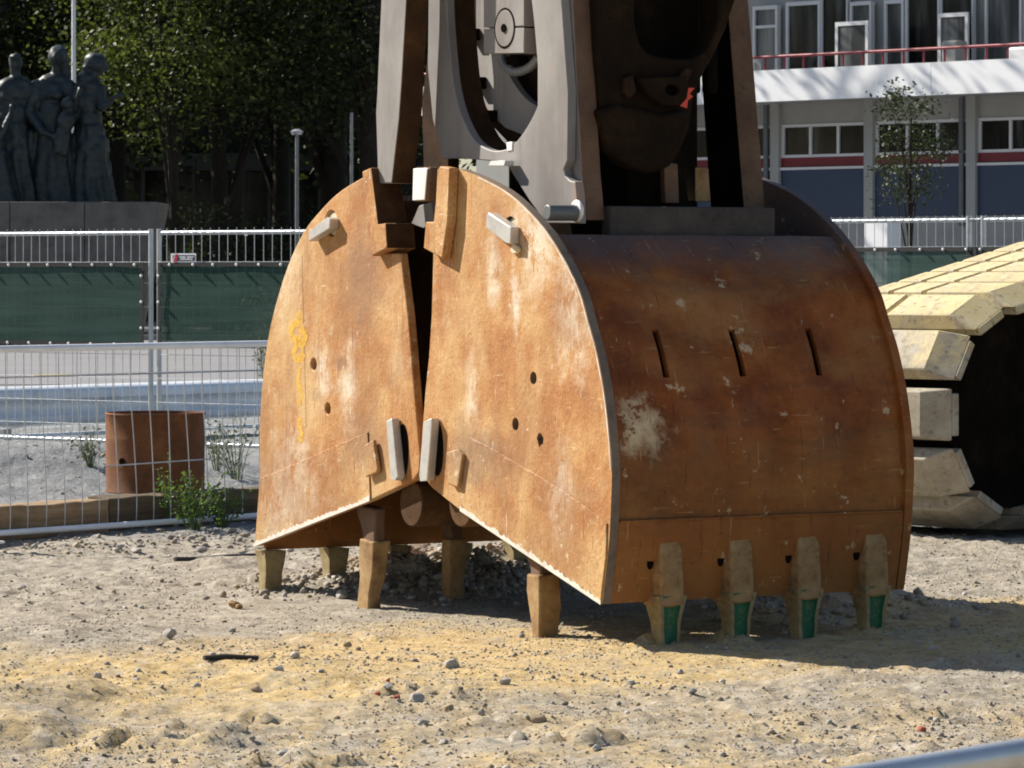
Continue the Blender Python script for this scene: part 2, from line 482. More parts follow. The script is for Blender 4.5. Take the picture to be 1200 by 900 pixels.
plain('glass_pale', (0.13, 0.14, 0.14), 0.2, 0, 0.35, 1.2, 0, 0.3)
for nm_, lo_, mid_, hi_ in (('glass_dark', 0.006, 0.016, 0.075), ('glass_pale', 0.05, 0.12, 0.24)):
    m = Mat(nm_, 0.1, 0, 0.25)
    g_ = m.noise(1.0, 4, 0.55, m.mapped((2.6, 2.6, 0.35)))  # uneven streaks stand for reflections, painted into the pane colour
    m.color(m.ramp(g_, [(0.42, (lo_, lo_ * 1.05, lo_ * 1.08)), (0.55, (mid_, mid_ * 1.05, mid_ * 1.06)), (0.68, (hi_, hi_ * 1.02, hi_))]))
    MAT[nm_] = m.m
plain('curtain', (0.34, 0.34, 0.32), 0.9, 0, 0.15, 2, 0)
plain('asphalt', (0.20, 0.20, 0.21), 0.9, 0, 0.15, 0.7, 0.3)
plain('black_band', (0.010, 0.011, 0.012), 0.7, 0, 0.2, 10, 0)
plain('sign_white', (0.75, 0.75, 0.77), 0.4, 0, 0.05, 10, 0)
plain('sign_blue', (0.035, 0.045, 0.10), 0.4, 0, 0.05, 10, 0)
plain('sign_red', (0.42, 0.03, 0.06), 0.4, 0, 0.05, 10, 0)
plain('stick_black', (0.035, 0.032, 0.03), 0.8, 0, 0.3, 12, 0.3)
plain('stone_grey', (0.37, 0.345, 0.31), 0.9, 0, 0.3, 14, 0.5)
plain('stone_tan', (0.36, 0.27, 0.17), 0.9, 0, 0.3, 14, 0.5)
plain('brick_red', (0.38, 0.10, 0.06), 0.9, 0, 0.3, 14, 0.4)

m = Mat('pebbles', 0.9, 0, 0.3)
c = m.ramp(m.rand_island(), [(0.0, (0.24, 0.21, 0.17)), (0.35, (0.32, 0.285, 0.235)), (0.6, (0.37, 0.29, 0.18)), (0.85, (0.39, 0.365, 0.33)), (1.0, (0.56, 0.54, 0.50))])
m.color(m.mix(m.ramp(m.noise(60, 5, 0.6), [(0.35, 0.35), (0.7, 0.0)]), c, (0.14, 0.12, 0.10)))
MAT['pebbles'] = m.m

m = Mat('old_timber', 0.85, 0, 0.3)
g = m.noise(1.0, 8, 0.65, m.mapped((1.2, 18, 18)))
c = m.ramp(g, [(0.3, (0.16, 0.10, 0.055)), (0.5, (0.30, 0.205, 0.115)), (0.7, (0.42, 0.30, 0.18))])
c = m.mix(m.ramp(m.noise(3, 8, 0.7), [(0.55, 0.0), (0.7, 0.6)]), c, (0.12, 0.085, 0.055))
m.color(c); m.bump(g, 0.4, 0.006)
MAT['timber'] = m.m
m = Mat('old_timber_dark', 0.85, 0, 0.3)
g = m.noise(1.0, 8, 0.65, m.mapped((1.2, 18, 18)))
m.color(m.ramp(g, [(0.3, (0.055, 0.04, 0.026)), (0.5, (0.11, 0.08, 0.05)), (0.7, (0.19, 0.14, 0.085))])); m.bump(g, 0.4, 0.006)
MAT['timber_dark'] = m.m

# crawler shoes: yellow paint worn through to dusty steel, worn more on the lower ones
def shoe_mat(name, yellow):
    m = Mat(name, 0.75, 0, 0.35)
    dust = m.ramp(m.noise(4, 9, 0.7), [(0.3, (0.24, 0.20, 0.14)), (0.52, (0.38, 0.34, 0.27)), (0.75, (0.50, 0.46, 0.38))])
    yel = m.ramp(m.noise(3, 8, 0.7), [(0.3, (0.52, 0.41, 0.20)), (0.7, (0.65, 0.56, 0.34))])
    c = m.mix(m.ramp(m.noise(3.4, 10, 0.72, m.mapped(loc=(3, 1, 2))), [(0.62 - 0.4 * yellow, 0.0), (0.75 - 0.4 * yellow, 0.95)]), dust, yel)
    c = m.mix(m.ramp(m.noise(22, 8, 0.7), [(0.54, 0.0), (0.64, 0.7)]), c, (0.15, 0.115, 0.07))
    c = m.mix(m.ramp(m.noise(2.6, 9, 0.75, m.mapped(loc=(5, 5, 5))), [(0.54, 0.0), (0.66, 0.6)]), c, (0.20, 0.165, 0.115))
    m.color(c); m.bump(m.noise(30, 8, 0.7), 0.3, 0.006)
    MAT[name] = m.m
shoe_mat('shoe_yellow', 0.62)
shoe_mat('shoe_dusty', 0.0)
shoe_mat('shoe_worn', 0.36)
rusty('beam_dark', (0.03, 0.027, 0.025), (0.055, 0.048, 0.044), (0.085, 0.075, 0.068), 0.8, spec=0.3)

def leaf_mat(name, stops, trans=0.35, lit_clump=False):
    m = Mat(name, 0.55, 0, 0.35)
    c = m.ramp(m.rand_island(), stops)
    if lit_clump:
        cl = m.ramp(m.noise(0.8, 3, 0.6), [(0.57, 0.0), (0.64, 1.0)])  # lighter patches paint sunlit clumps into the leaf colour
        c = m.mix(cl, c, m.ramp(m.rand_island(), [(0, (0.03, 0.045, 0.010)), (0.6, (0.065, 0.09, 0.02)), (1, (0.17, 0.19, 0.05))]))
    m.color(c)
    t = m.node('ShaderNodeBsdfTranslucent')
    m.lk(m.mix(0.5, c, (0.10, 0.13, 0.01)), t.inputs[0])
    mx = m.node('ShaderNodeMixShader')
    mx.inputs[0].default_value = trans
    m.lk(m.b.outputs[0], mx.inputs[1]); m.lk(t.outputs[0], mx.inputs[2])
    m.lk(mx.outputs[0], m.nt.nodes['Material Output'].inputs[0])
    MAT[name] = m.m
leaf_mat('leaf_green', [(0, (0.008, 0.014, 0.005)), (0.6, (0.014, 0.024, 0.007)), (0.85, (0.03, 0.042, 0.011)), (1, (0.04, 0.055, 0.015))], 0.3, True)
leaf_mat('leaf_light', [(0, (0.05, 0.075, 0.018)), (0.6, (0.06, 0.085, 0.02)), (1, (0.15, 0.17, 0.045))], 0.4)
leaf_mat('leaf_weed', [(0, (0.05, 0.11, 0.022)), (0.5, (0.085, 0.17, 0.035)), (1, (0.15, 0.24, 0.06))], 0.4)
leaf_mat('leaf_dusty', [(0, (0.07, 0.09, 0.055)), (0.5, (0.12, 0.14, 0.09)), (1, (0.20, 0.21, 0.15))], 0.25)
leaf_mat('leaf_dry', [(0, (0.12, 0.11, 0.07)), (0.5, (0.20, 0.18, 0.12)), (1, (0.34, 0.31, 0.22))], 0.25)
leaf_mat('leaf_dark', [(0, (0.010, 0.018, 0.007)), (0.7, (0.02, 0.034, 0.012)), (1, (0.06, 0.075, 0.03))], 0.2)
rusty('bark', (0.012, 0.010, 0.008), (0.022, 0.018, 0.014), (0.04, 0.034, 0.027), 0.9, 2.5)
plain('stem_green', (0.09, 0.13, 0.045), 0.7, 0, 0.3, 12, 0)

# green debris netting: woven, lets some of what is behind through
m = Mat('green_netting', 0.8, 0, 0.2)
wv = m.noise(1.0, 6, 0.6, m.mapped((0.6, 0.6, 14)))
m.color(m.ramp(wv, [(0.3, (0.014, 0.044, 0.034)), (0.5, (0.022, 0.060, 0.048)), (0.7, (0.038, 0.086, 0.070))]))
tr = m.node('ShaderNodeBsdfTransparent')
mx = m.node('ShaderNodeMixShader')
mx.inputs[0].default_value = 0.86
m.lk(tr.outputs[0], mx.inputs[1]); m.lk(m.b.outputs[0], mx.inputs[2])
m.lk(mx.outputs[0], m.nt.nodes['Material Output'].inputs[0])
MAT['netting'] = m.m

# ground: grey site gravel with spread orange sand, pale rubble behind the sleepers
m = Mat('site_ground', 0.95, 0, 0.2)
g1 = m.noise(0.9, 10, 0.7)
c = m.ramp(m.noise(5.5, 12, 0.75), [(0.33, (0.20, 0.17, 0.125)), (0.5, (0.325, 0.283, 0.222)), (0.66, (0.45, 0.40, 0.325))])
ps = m.sep()
# the sand was spread along a track that crosses in front of the grab
tpos = m.math('ADD', ps[1], m.math('MULTIPLY', ps[0], -0.55))
tn = m.math('ADD', tpos, m.math('MULTIPLY', m.math('SUBTRACT', m.noise(0.8, 8, 0.7, m.mapped((1, 0.6, 1))), 0.5), 4.2))
sandmask = m.ramp(m.math('MULTIPLY', tn, 0.05), [(0.73, 0.0), (0.79, 1.0), (0.87, 1.0), (0.925, 0.0)])
fine = m.ramp(m.noise(4.2, 12, 0.78, m.mapped((1, 0.45, 1), loc=(4, 4, 1))), [(0.32, 0.1), (0.50, 1.0)])
sand = m.ramp(m.noise(9, 10, 0.7), [(0.33, (0.36, 0.24, 0.095)), (0.5, (0.50, 0.36, 0.16)), (0.7, (0.60, 0.46, 0.25))])
sm = m.math('MULTIPLY', sandmask, fine)
nearpatch = m.ramp(m.math('MULTIPLY', m.math('ADD', ps[1], m.math('MULTIPLY', m.math('SUBTRACT', m.noise(0.7, 8, 0.7), 0.5), 3.0)), 0.05), [(0.70, 1.0), (0.80, 0.0)])
fine2 = m.ramp(m.noise(3.0, 12, 0.75, m.mapped((1, 0.4, 1), loc=(9, 1, 1))), [(0.42, 0.0), (0.60, 0.8)])
sm = m.math('MAXIMUM', sm, m.math('MULTIPLY', nearpatch, fine2))
c = m.mix(sm, c, sand)
far = m.ramp(m.math('MULTIPLY', ps[1], 0.01), [(0.238, 0.0), (0.248, 1.0)])
c = m.mix(far, c, m.ramp(m.noise(2.2, 10, 0.7), [(0.35, (0.16, 0.168, 0.175)), (0.65, (0.25, 0.258, 0.265))]))
c = m.mix(m.ramp(m.noise(26, 10, 0.8), [(0.53, 0.0), (0.66, 0.65)]), c, (0.15, 0.13, 0.11))
c = m.mix(m.ramp(m.noise(48, 6, 0.75, m.mapped(loc=(2, 2, 2))), [(0.55, 0.0), (0.63, 0.7)]), c, (0.56, 0.54, 0.50))
m.color(c)
m.bump(m.math('ADD', m.noise(24, 12, 0.78), m.math('MULTIPLY', m.voronoi(30), 0.4)), 0.5, 0.03)
MAT['ground'] = m.m

# ------------------------------------------------------------------ ground
KB = Vector((-2.60, 24.3))              # crowd barrier line: a point, direction, and the side behind it
KD = Vector((0.64, 0.768)).normalized()
KN = Vector((-KD.y, KD.x))
GF = Frame(0.39, 17.0, -60)             # the grab's own frame: x along its front plates (to the right, nearer), y its width

def sstep(a, b, x):
    t = np.clip((x - a) / (b - a), 0, 1)
    return t * t * (3 - 2 * t)

def vnoise(x, y, s, seed=0):
    """value noise on arrays"""
    x = x * s + seed * 17.3; y = y * s + seed * 9.7
    xi = np.floor(x).astype(np.int64); yi = np.floor(y).astype(np.int64)
    fx = x - xi; fy = y - yi
    fx = fx * fx * (3 - 2 * fx); fy = fy * fy * (3 - 2 * fy)
    def h(a, b):
        n = (a * 374761393 + b * 668265263 + seed * 1442695041) & 0xffffffff
        n = ((n ^ (n >> 13)) * 1274126177) & 0xffffffff
        return ((n ^ (n >> 16)) & 0xffff) / 65535.0
    return (h(xi, yi) * (1 - fx) * (1 - fy) + h(xi + 1, yi) * fx * (1 - fy) + h(xi, yi + 1) * (1 - fx) * fy + h(xi + 1, yi + 1) * fx * fy) - 0.5

MOUND = [at(*p) for p in ((430, 688, 20.2), (520, 680, 20.6), (600, 668, 21.2), (860, 735, 19.0), (960, 730, 19.0))]
RIDGES = []
for px, py, hl, hh in ((150, 862, 150, 0.055), (330, 838, 60, 0.04), (250, 845, 60, 0.05), (490, 812, 70, 0.05), (650, 862, 100, 0.05), (360, 886, 80, 0.055), (560, 836, 60, 0.03), (200, 748, 40, 0.04),
                       (960, 800, 120, 0.035), (1120, 770, 90, 0.03), (60, 692, 80, 0.03), (290, 686, 40, 0.04), (760, 832, 70, 0.03), (1000, 862, 100, 0.03), (400, 742, 60, 0.025), (1100, 830, 60, 0.025), (60, 790, 60, 0.03)):
    Y_ = HC * F / (py - HY); RIDGES.append(((px - 600) / F * Y_, Y_, hl / F * Y_, 0.13, hh * 0.75))
for px, py in ((776, 752), (858, 747), (937, 744), (1016, 739), (634, 735), (312, 690), (390, 685)):
    Y_ = HC * F / (py - HY); RIDGES.append(((px - 600) / F * Y_, Y_ - 0.03, 0.12, 0.10, 0.035))
def gh(x, y):
    x = np.asarray(x, dtype=float); y = np.asarray(y, dtype=float)
    z = 0.04 * vnoise(x, y, 0.55, 1) + 0.03 * vnoise(x, y, 1.3, 2) + 0.026 * vnoise(x * 0.6, y, 3.1, 3) + 0.020 * vnoise(x * 0.7, y, 7, 4) + 0.016 * vnoise(x, y, 15, 5) + 0.018 * vnoise(x, y, 29, 7)
    # clods and wheel ruts in front, lying across the view
    rr = vnoise(x * 0.55, y, 1.7, 6)
    z = z + 0.06 * sstep(0.12, 0.32, rr) * sstep(18.0, 15.5, y) - 0.02 * sstep(18.0, 15.5, y)
    near = sstep(0.0, 1.0, np.hypot(x - 0.0, (y - 18.6) * 0.6) - 1.2)
    z = z * (0.35 + 0.65 * near) - 0.012
    # clods pushed up by wheels, in low broken ridges across the foreground
    for rx, ry, rl, rw, rh in RIDGES:
        u_ = (x - rx) / rl; v_ = (y - ry) / rw
        z = z + rh * np.exp(-u_ ** 4 - v_ ** 2) * np.clip(0.45 + 1.3 * vnoise(x, y, 6, 11) + 2.0 * vnoise(x, y, 17, 12) + 1.6 * vnoise(x, y, 33, 13), 0, 1.6)
    # soil heaped between the shells
    for mx, my, r, h in ((-0.75, 20.3, 0.42, 0.07), (-0.38, 20.6, 0.45, 0.09), (0.02, 21.0, 0.5, 0.10), (1.15, 19.3, 0.5, 0.09), (1.6, 19.0, 0.45, 0.08), (-1.5, 21.4, 0.3, 0.05)):
        d2 = ((x - mx) ** 2 + ((y - my) * 0.8) ** 2) / r ** 2
        z = z + h * np.exp(-d2) * (1 + 1.2 * vnoise(x, y, 9, 8))
    # retained bank behind the sleepers
    t = (x - KB.x) * KN.x + (y - KB.y) * KN.y
    al = (x - KB.x) * KD.x + (y - KB.y) * KD.y
    bank = sstep(0.30, 0.42, t) * (0.13 + 0.20 * sstep(0.9, 2.6, t) * (1 + 0.7 * vnoise(x, y, 1.2, 9))) * sstep(7.5, 4.2, t) * sstep(5.0, 3.0, al)
    z = z * (1 - 0.75 * sstep(0.05, 0.3, t) * sstep(0.6, 0.5, t)) + bank
    fade = sstep(70, 32, y)
    return z * fade

xs = np.unique(np.concatenate([-np.geomspace(5.2, 900, 26)[::-1], np.arange(-5.1, 5.11, 0.026), np.geomspace(5.2, 900, 26)]))
ys = np.unique(np.concatenate([-np.geomspace(1, 300, 8)[::-1], np.arange(0, 11.6, 0.5), np.arange(11.6, 22.5, 0.030), np.arange(22.5, 31, 0.06), np.arange(31, 45, 0.5), np.geomspace(45, 1600, 26)]))
GX, GY = np.meshgrid(xs, ys)
GZ = gh(GX, GY)
nx, ny = len(xs), len(ys)
idx = np.arange(nx * ny).reshape(ny, nx)
q = np.stack([idx[:-1, :-1], idx[:-1, 1:], idx[1:, 1:], idx[1:, :-1]], -1).reshape(-1, 4)
me = np_mesh('ground', np.stack([GX, GY, GZ], -1).reshape(-1, 3), q)
me.polygons.foreach_set('use_smooth', [True] * len(me.polygons))
tag(link('ground', me, MAT['ground']), kind='structure')

# road beyond the fences
rd = bmesh.new()
rz = 0.006
vs = [rd.verts.new(p) for p in ((-60, 56, rz), (60, 56, rz), (60, 92, rz), (-60, 92, rz))]
rd.faces.new(vs)
tag(link('road', bm_mesh('road', rd), MAT['asphalt']), kind='structure')
for k, (y0, y1) in enumerate(((92.0, 92.3),)):
    bm = bmesh.new(); add_box(bm, -60, 60, y0, y1, -0.05, 0.13)
    tag(link('kerb', bm_mesh('kerb', bm), MAT['concrete']), kind='structure')
bm = bmesh.new()
a, b = at(28, 441.5, 60.0), at(92, 438.5, 61.5)
rd_dir = (b - a); rd_dir.z = 0; rd_dir.normalize()
sd = Vector((-rd_dir.y, rd_dir.x, 0)) * 0.4
bm.faces.new([bm.verts.new(Vector((p.x, p.y, rz + 0.004))) for p in (a, b, b + sd, a + sd)])
tag(link('road_marking', bm_mesh('road_marking', bm), MAT['paint_yellow']), kind='structure')

# ------------------------------------------------------------------ loose stones
ICO = None
def ico():
    bm = bmesh.new(); bmesh.ops.create_icosphere(bm, subdivisions=1, radius=1.0)
    v = np.array([p.co[:] for p in bm.verts]); f = np.array([[x.index for x in t.verts] for t in bm.faces]); bm.free()
    return v, f
IV, IF = ico()
def stones_mesh(name, pos, size):
    n = len(pos)
    sc = size[:, None] * rng.uniform(0.6, 1.15, (n, 3)); sc[:, 2] *= 0.72
    th = rng.uniform(0, 6.28, n)
    V = IV[None] * (1 + rng.uniform(-0.28, 0.22, (n, len(IV), 1)))
    V = V * sc[:, None, :]
    c, s = np.cos(th)[:, None], np.sin(th)[:, None]
    X = V[..., 0] * c - V[..., 1] * s; Yy = V[..., 0] * s + V[..., 1] * c
    V = np.stack([X, Yy, V[..., 2]], -1) + pos[:, None, :]
    Fc = IF[None] + (np.arange(n) * len(IV))[:, None, None]
    return np_mesh(name, V.reshape(-1, 3), Fc.reshape(-1, 3))

def frustum_points(n, y0, y1, power=1.0, margin=0.2):
    y = y0 * (y1 / y0) ** rng.uniform(0, 1, n)
    x = rng.uniform(-1, 1, n) * (0.1288 * y + margin)
    return x, y
x, y = frustum_points(28000, 12.0, 24.0)
d = vnoise(x, y, 1.1, 21) + 0.8 * vnoise(x * 0.6, y, 2.6, 22) + 0.5 * vnoise(x, y, 6, 23)
keep = (d + rng.uniform(-0.35, 0.2, len(x))) > -0.02
x, y = x[keep], y[keep]
size = 0.0032 * np.exp(rng.exponential(0.40, len(x)))
size = np.minimum(size, 0.017)
z = gh(x, y) + size * 0.25
tag(link('gravel', stones_mesh('gravel', np.stack([x, y, z], -1), size), MAT['pebbles']), kind='stuff')
# fine grit between the pebbles
IV2, IF2 = IV, IF
IV = np.array([(1, 0, 0), (-1, 0, 0), (0, 1, 0), (0, -1, 0), (0, 0, 1), (0, 0, -1)], dtype=float)
IF = np.array([(0, 2, 4), (2, 1, 4), (1, 3, 4), (3, 0, 4), (2, 0, 5), (1, 2, 5), (3, 1, 5), (0, 3, 5)])
x, y = frustum_points(120000, 12.0, 24.2)
d = vnoise(x, y, 0.9, 31) + 0.7 * vnoise(x * 0.6, y, 3.1, 32) + 0.5 * vnoise(x, y, 8, 33)
keep = (d + rng.uniform(-0.5, 0.5, len(x))) > 0.10
x, y = x[keep], y[keep]
size = 0.0028 * np.exp(rng.exponential(0.30, len(x)))
tag(link('grit', stones_mesh('grit', np.stack([x, y, gh(x, y) + size * 0.2], -1), np.minimum(size, 0.012)), MAT['pebbles']), kind='stuff')
IV, IF = IV2, IF2
# rubble heaped under the grab and at the foot of the sleepers
px_, py_, ps_ = [], [], []
for cx, cy, rx, ry, n, s0 in ((-0.62, 20.1, 0.55, 0.28, 900, 0.014), (-0.15, 20.3, 0.5, 0.4, 700, 0.014), (1.3, 19.1, 0.6, 0.5, 500, 0.016), (-2.6, 23.6, 0.5, 0.4, 220, 0.010), (-1.9, 24.2, 0.5, 0.5, 260, 0.012), (-3.0, 27.0, 1.2, 1.0, 260, 0.008)):
    px_ += list(rng.normal(cx, rx * 0.6, n)); py_ += list(rng.normal(cy, ry, n)); ps_ += list(s0 * np.exp(rng.normal(0, 0.45, n)))
x, y, size = map(np.array, (px_, py_, ps_))
tag(link('rubble', stones_mesh('rubble', np.stack([x, y, gh(x, y) + size * 0.3], -1), np.minimum(size, 0.03)), MAT['pebbles']), kind='stuff')

def stone(px, py, wpx, mat, name='stone', label=None, group='loose stones on the site ground', flat=0.7):
    k = HC / max(1e-6, (py - HY) / F)
    p = at(px, py, k)
    r = wpx / F * k / 2 * 0.8
    bm = bmesh.new()
    bmesh.ops.create_icosphere(bm, subdivisions=2, radius=1.0)
    sd = random.random() * 50
    planes = [(Vector((random.gauss(0, 1), random.gauss(0, 1), random.gauss(0, 1))).normalized(), random.uniform(0.5, 0.85)) for _ in range(9)]
    for v in bm.verts:
        n = mnoise.noise(v.co * 1.3 + Vector((sd, 0, 0)))
        v.co = v.co * (1 + 0.35 * n)
        for nn_, dd_ in planes:
            e_ = v.co.dot(nn_) - dd_
            if e_ > 0: v.co -= nn_ * e_
        v.co.z *= flat
    o = link(name, bm_mesh(name, bm, 28), MAT[mat], None, (p.x, p.y, float(gh(p.x, p.y)) + r * flat * 0.55), random.random() * 6)
    o.scale = (r, r, r)
    tag(o, label, 'stone', group)
    return o
big = [(272, 735, 14, 'stone_grey'), (198, 747, 22, 'stone_grey'), (407, 752, 14, 'stone_tan'), (327, 785, 22, 'stone_grey'), (300, 801, 17, 'stone_tan'), (375, 789, 13, 'stone_grey'),
       (332, 873, 22, 'stone_grey'), (112, 863, 14, 'stone_grey'), (525, 826, 22, 'stone_tan'), (488, 820, 26, 'stone_grey'), (455, 812, 18, 'stone_grey'), (497, 838, 22, 'stone_grey'),
       (528, 777, 26, 'stone_grey'), (592, 792, 20, 'stone_grey'), (740, 795, 22, 'stone_grey'), (630, 836, 26, 'stone_tan'), (796, 783, 14, 'stone_grey'), (996, 783, 20, 'stone_grey'),
       (1080, 848, 15, 'brick_red'), (922, 822, 15, 'stone_tan'), (812, 806, 16, 'stone_grey'), (748, 824, 16, 'stone_grey'), (26, 688, 18, 'stone_grey'), (236, 640, 18, 'stone_grey'), (160, 640, 18, 'stone_grey'),
       (452, 695, 20, 'stone_grey'), (425, 698, 22, 'stone_grey'), (402, 700, 24, 'stone_grey'), (482, 700, 15, 'stone_grey'), (548, 688, 14, 'stone_grey'), (232, 799, 14, 'stone_grey'), (160, 790, 14, 'stone_grey'),
       (115, 786, 20, 'stone_grey'), (700, 872, 16, 'stone_grey'), (610, 742, 12, 'stone_grey'), (395, 832, 12, 'stone_tan'), (345, 771, 20, 'stone_grey'), (205, 884, 14, 'stone_grey'), (520, 858, 16, 'stone_grey')]
for px, py, wp, mt in big:
    if (px, py) == (1080, 848): stone(px, py, wp, mt, 'stone', 'small reddish brown lump on the sand at the lower right', None)
    elif mt == 'stone_tan': stone(px, py, wp, mt, 'stone', 'tan rounded stone lying on the sandy ground', 'tan stones on the ground')
    elif py < 705 and px > 390: stone(px, py, wp, mt, 'stone', 'grey stone in the rubble heaped between the left shell teeth', 'grey stones under the grab')
    elif py < 700: stone(px, py, wp, mt, 'stone', 'grey stone on the gravel between the sleepers and the left shell', 'grey stones near the sleepers')
    elif px > 600: stone(px, py, wp, mt, 'stone', 'grey stone on the ground in front of the right shell', 'grey stones in front of the right shell')
    elif py > 800: stone(px, py, wp, mt, 'stone', 'grey stone in the sandy foreground nearer than the red brick fragments or beside them', 'grey stones in the near foreground')
    else: stone(px, py, wp, mt, 'stone', 'grey stone on the orange sand band near the black rod', 'grey stones on the sand band')
for px, py, wp in ((443, 816, 12), (465, 819, 13), (455, 809, 9)):
    stone(px, py, wp, 'brick_red', 'brick_fragment', 'small red brick fragment among grey stones in the foreground', 'red brick fragments')
for px, py, wp in ((276, 709, 20), (272, 704, 14), (280, 711, 13)):
    stone(px, py, wp, 'clay_tan', 'clay_lump', 'orange clay lump lying left of the grab teeth', 'orange clay lumps')
p0, p1 = at(239, 770.5, 16.45), at(302, 766.5, 16.6)
for p in (p0, p1): p.z = float(gh(p.x, p.y)) + 0.012
bm = bmesh.new(); add_tube(bm, [p0, p0.lerp(p1, .4) + Vector((0, 0, .006)), p1], [0.011, 0.012, 0.010], 7)
tag(link('broken_rod', bm_mesh('broken_rod', bm, 40), MAT['stick_black']), 'short black rod lying on the sandy ground left of centre', 'rod')
pts = []
for i, (px, py) in enumerate(((205, 662), (235, 660), (262, 661), (300, 657))):
    p = at(px, py, HC * F / (py - HY)); p.z = float(gh(p.x, p.y)) + 0.024; pts.append(p)
bm = bmesh.new(); add_tube(bm, smooth_curve([tuple(p) for p in pts], 5), 0.013, 7)
tag(link('old_cable', bm_mesh('old_cable', bm, 50), MAT['stick_black']), 'thin dark cable lying on the gravel left of the left shell', 'cable')

# ------------------------------------------------------------------ the clamshell grab
GW = 1.58
g = thing('clamshell_grab', 'rust brown clamshell grab standing wide open on its teeth, hung from grey steel arms', 'grab', (GF.X0, GF.Y0, 0), GF.a)
def fp(pts, w=0.0): return [GF.front(px, py, w) for px, py in pts]

RO = [(508, 294), (513, 250), (520, 208), (530, 199), (538, 198), (562, 207), (592, 223), (616, 243), (640, 270), (661, 303), (680, 342), (690, 378), (700, 414), (709, 463), (714.5, 512), (717, 550), (716, 592), (713, 645), (706, 708),
      (540, 598), (506, 571), (498, 559), (494, 540), (495, 505), (499, 455), (503, 418), (506, 370)]
LO = [(469, 297), (448, 297), (443, 262), (437, 201), (400, 223), (376, 246), (355, 273), (337, 312), (322, 360), (313, 402), (307, 450), (304, 504), (304, 564), (302, 612), (298, 640),
      (435, 586), (484, 563), (491, 553), (492, 530), (488, 490), (484, 440), (478, 370)]
def dense(outline, i0, i1, per=4):
    """smooth the stretch i0..i1 of an outline, keep its other corners"""
    return outline[:i0] + smooth_curve(outline[i0:i1 + 1], per) + outline[i1 + 1:]
RO_L = dense(fp(RO), 4, 18)
LO_L = dense(fp(LO), 3, 14)
ROUND = lambda c, r, n=18: circle(c[0], c[1], r, None, n)
r_holes = [ROUND(GF.front(625, 443), 0.029), ROUND(GF.front(604, 497), 0.029), [(x + 0.006 * math.sin(7 * i), z + 0.006 * math.cos(5 * i)) for i, (x, z) in enumerate(ROUND(GF.front(633, 516), 0.028))],
           ROUND(GF.front(598, 269), 0.060)]
l_holes = [ROUND(GF.front(367.5, 427), 0.030), ROUND(GF.front(384, 479), 0.028), ROUND(GF.front(388, 262), 0.064)]

def arc_shell(name, arc, inset, thick, y0, y1, mat, parent, slots=(), sgn=1):
    """curved plate: arc is a list of (x, z); sgn tells on which side the inside lies; slots are (zlo, zhi, ylo, yhi) openings"""
    P = [Vector((a, b)) for a, b in arc]
    n = len(P)
    T = [(P[min(i + 1, n - 1)] - P[max(i - 1, 0)]).normalized() for i in range(n)]
    N = [Vector((-t.y, t.x)) * sgn for t in T]
    dent = name == 'grab_shell'
    out = [p + nn * inset for p, nn in zip(P, N)]
    inn = [p + nn * (inset + thick) for p, nn in zip(P, N)]
    ycs = sorted({y0, y1} | {s[2] for s in slots} | {s[3] for s in slots} | set(np.linspace(y0, y1, 41 if name == 'grab_shell' else 9)))
    bm = bmesh.new()
    def sunk(p, nn, yy):
        if not dent: return (p.x, yy, p.y)
        d_ = 0.006 * max(0.0, 0.35 + mnoise.noise(Vector((p.x * 2.1, yy * 2.6, p.y * 2.1 + 5))) + 0.5 * mnoise.noise(Vector((p.x * 5, yy * 6, p.y * 5))))
        return (p.x + nn.x * d_, yy, p.y + nn.y * d_)
    vo = [[bm.verts.new(sunk(p, nn, yy)) for yy in ycs] for p, nn in zip(out, N)]
    vi = [[bm.verts.new((p.x, yy, p.y)) for yy in ycs] for p in inn]
    m = len(ycs)
    def solid(i, j):
        if not (0 <= i < n - 1 and 0 <= j < m - 1): return False
        zc = (out[i].y + out[i + 1].y) / 2; yc = (ycs[j] + ycs[j + 1]) / 2
        return not any(s[0] < zc < s[1] and s[2] < yc < s[3] for s in slots)
    for i in range(n - 1):
        for j in range(m - 1):
            if not solid(i, j): continue
            bm.faces.new((vo[i][j], vo[i][j + 1], vo[i + 1][j + 1], vo[i + 1][j]))
            bm.faces.new((vi[i][j], vi[i + 1][j], vi[i + 1][j + 1], vi[i][j + 1]))
            if not solid(i - 1, j): bm.faces.new((vo[i][j], vi[i][j], vi[i][j + 1], vo[i][j + 1]))
            if not solid(i + 1, j): bm.faces.new((vo[i + 1][j], vo[i + 1][j + 1], vi[i + 1][j + 1], vi[i + 1][j]))
            if not solid(i, j - 1): bm.faces.new((vo[i][j], vo[i + 1][j], vi[i + 1][j], vi[i][j]))
            if not solid(i, j + 1): bm.faces.new((vo[i][j + 1], vi[i][j + 1], vi[i + 1][j + 1], vo[i + 1][j + 1]))
    return link(name, bm_mesh(name, bm, 40), mat, parent)

# right shell: arc from the top edge of the curved plate to the cutting tip
r_arc = smooth_curve(fp(RO)[8:19], 12)
l_arc = smooth_curve(fp(LO)[4:15], 12)
def arc_x(arc, z):
    for (x0, z0), (x1, z1) in zip(arc, arc[1:]):
        if z1 <= z <= z0: return x0 + (x1 - x0) * (z0 - z) / max(1e-6, z0 - z1)
    return arc[-1][0]
slots = []
for px, py in ((777, 415), (867, 413), (957, 412)):
    yy, zz = GF.side(px, py, arc_x(r_arc, 1.27))
    slots.append((zz - 0.105, zz + 0.105, yy - 0.017, yy + 0.017))
PT = 0.042   # side plate thickness
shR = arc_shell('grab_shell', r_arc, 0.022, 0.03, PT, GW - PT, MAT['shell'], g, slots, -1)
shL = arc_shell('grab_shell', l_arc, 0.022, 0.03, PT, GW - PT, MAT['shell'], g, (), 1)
shR['label'] = 'right half shell with its curved dark rusty back and three slots'
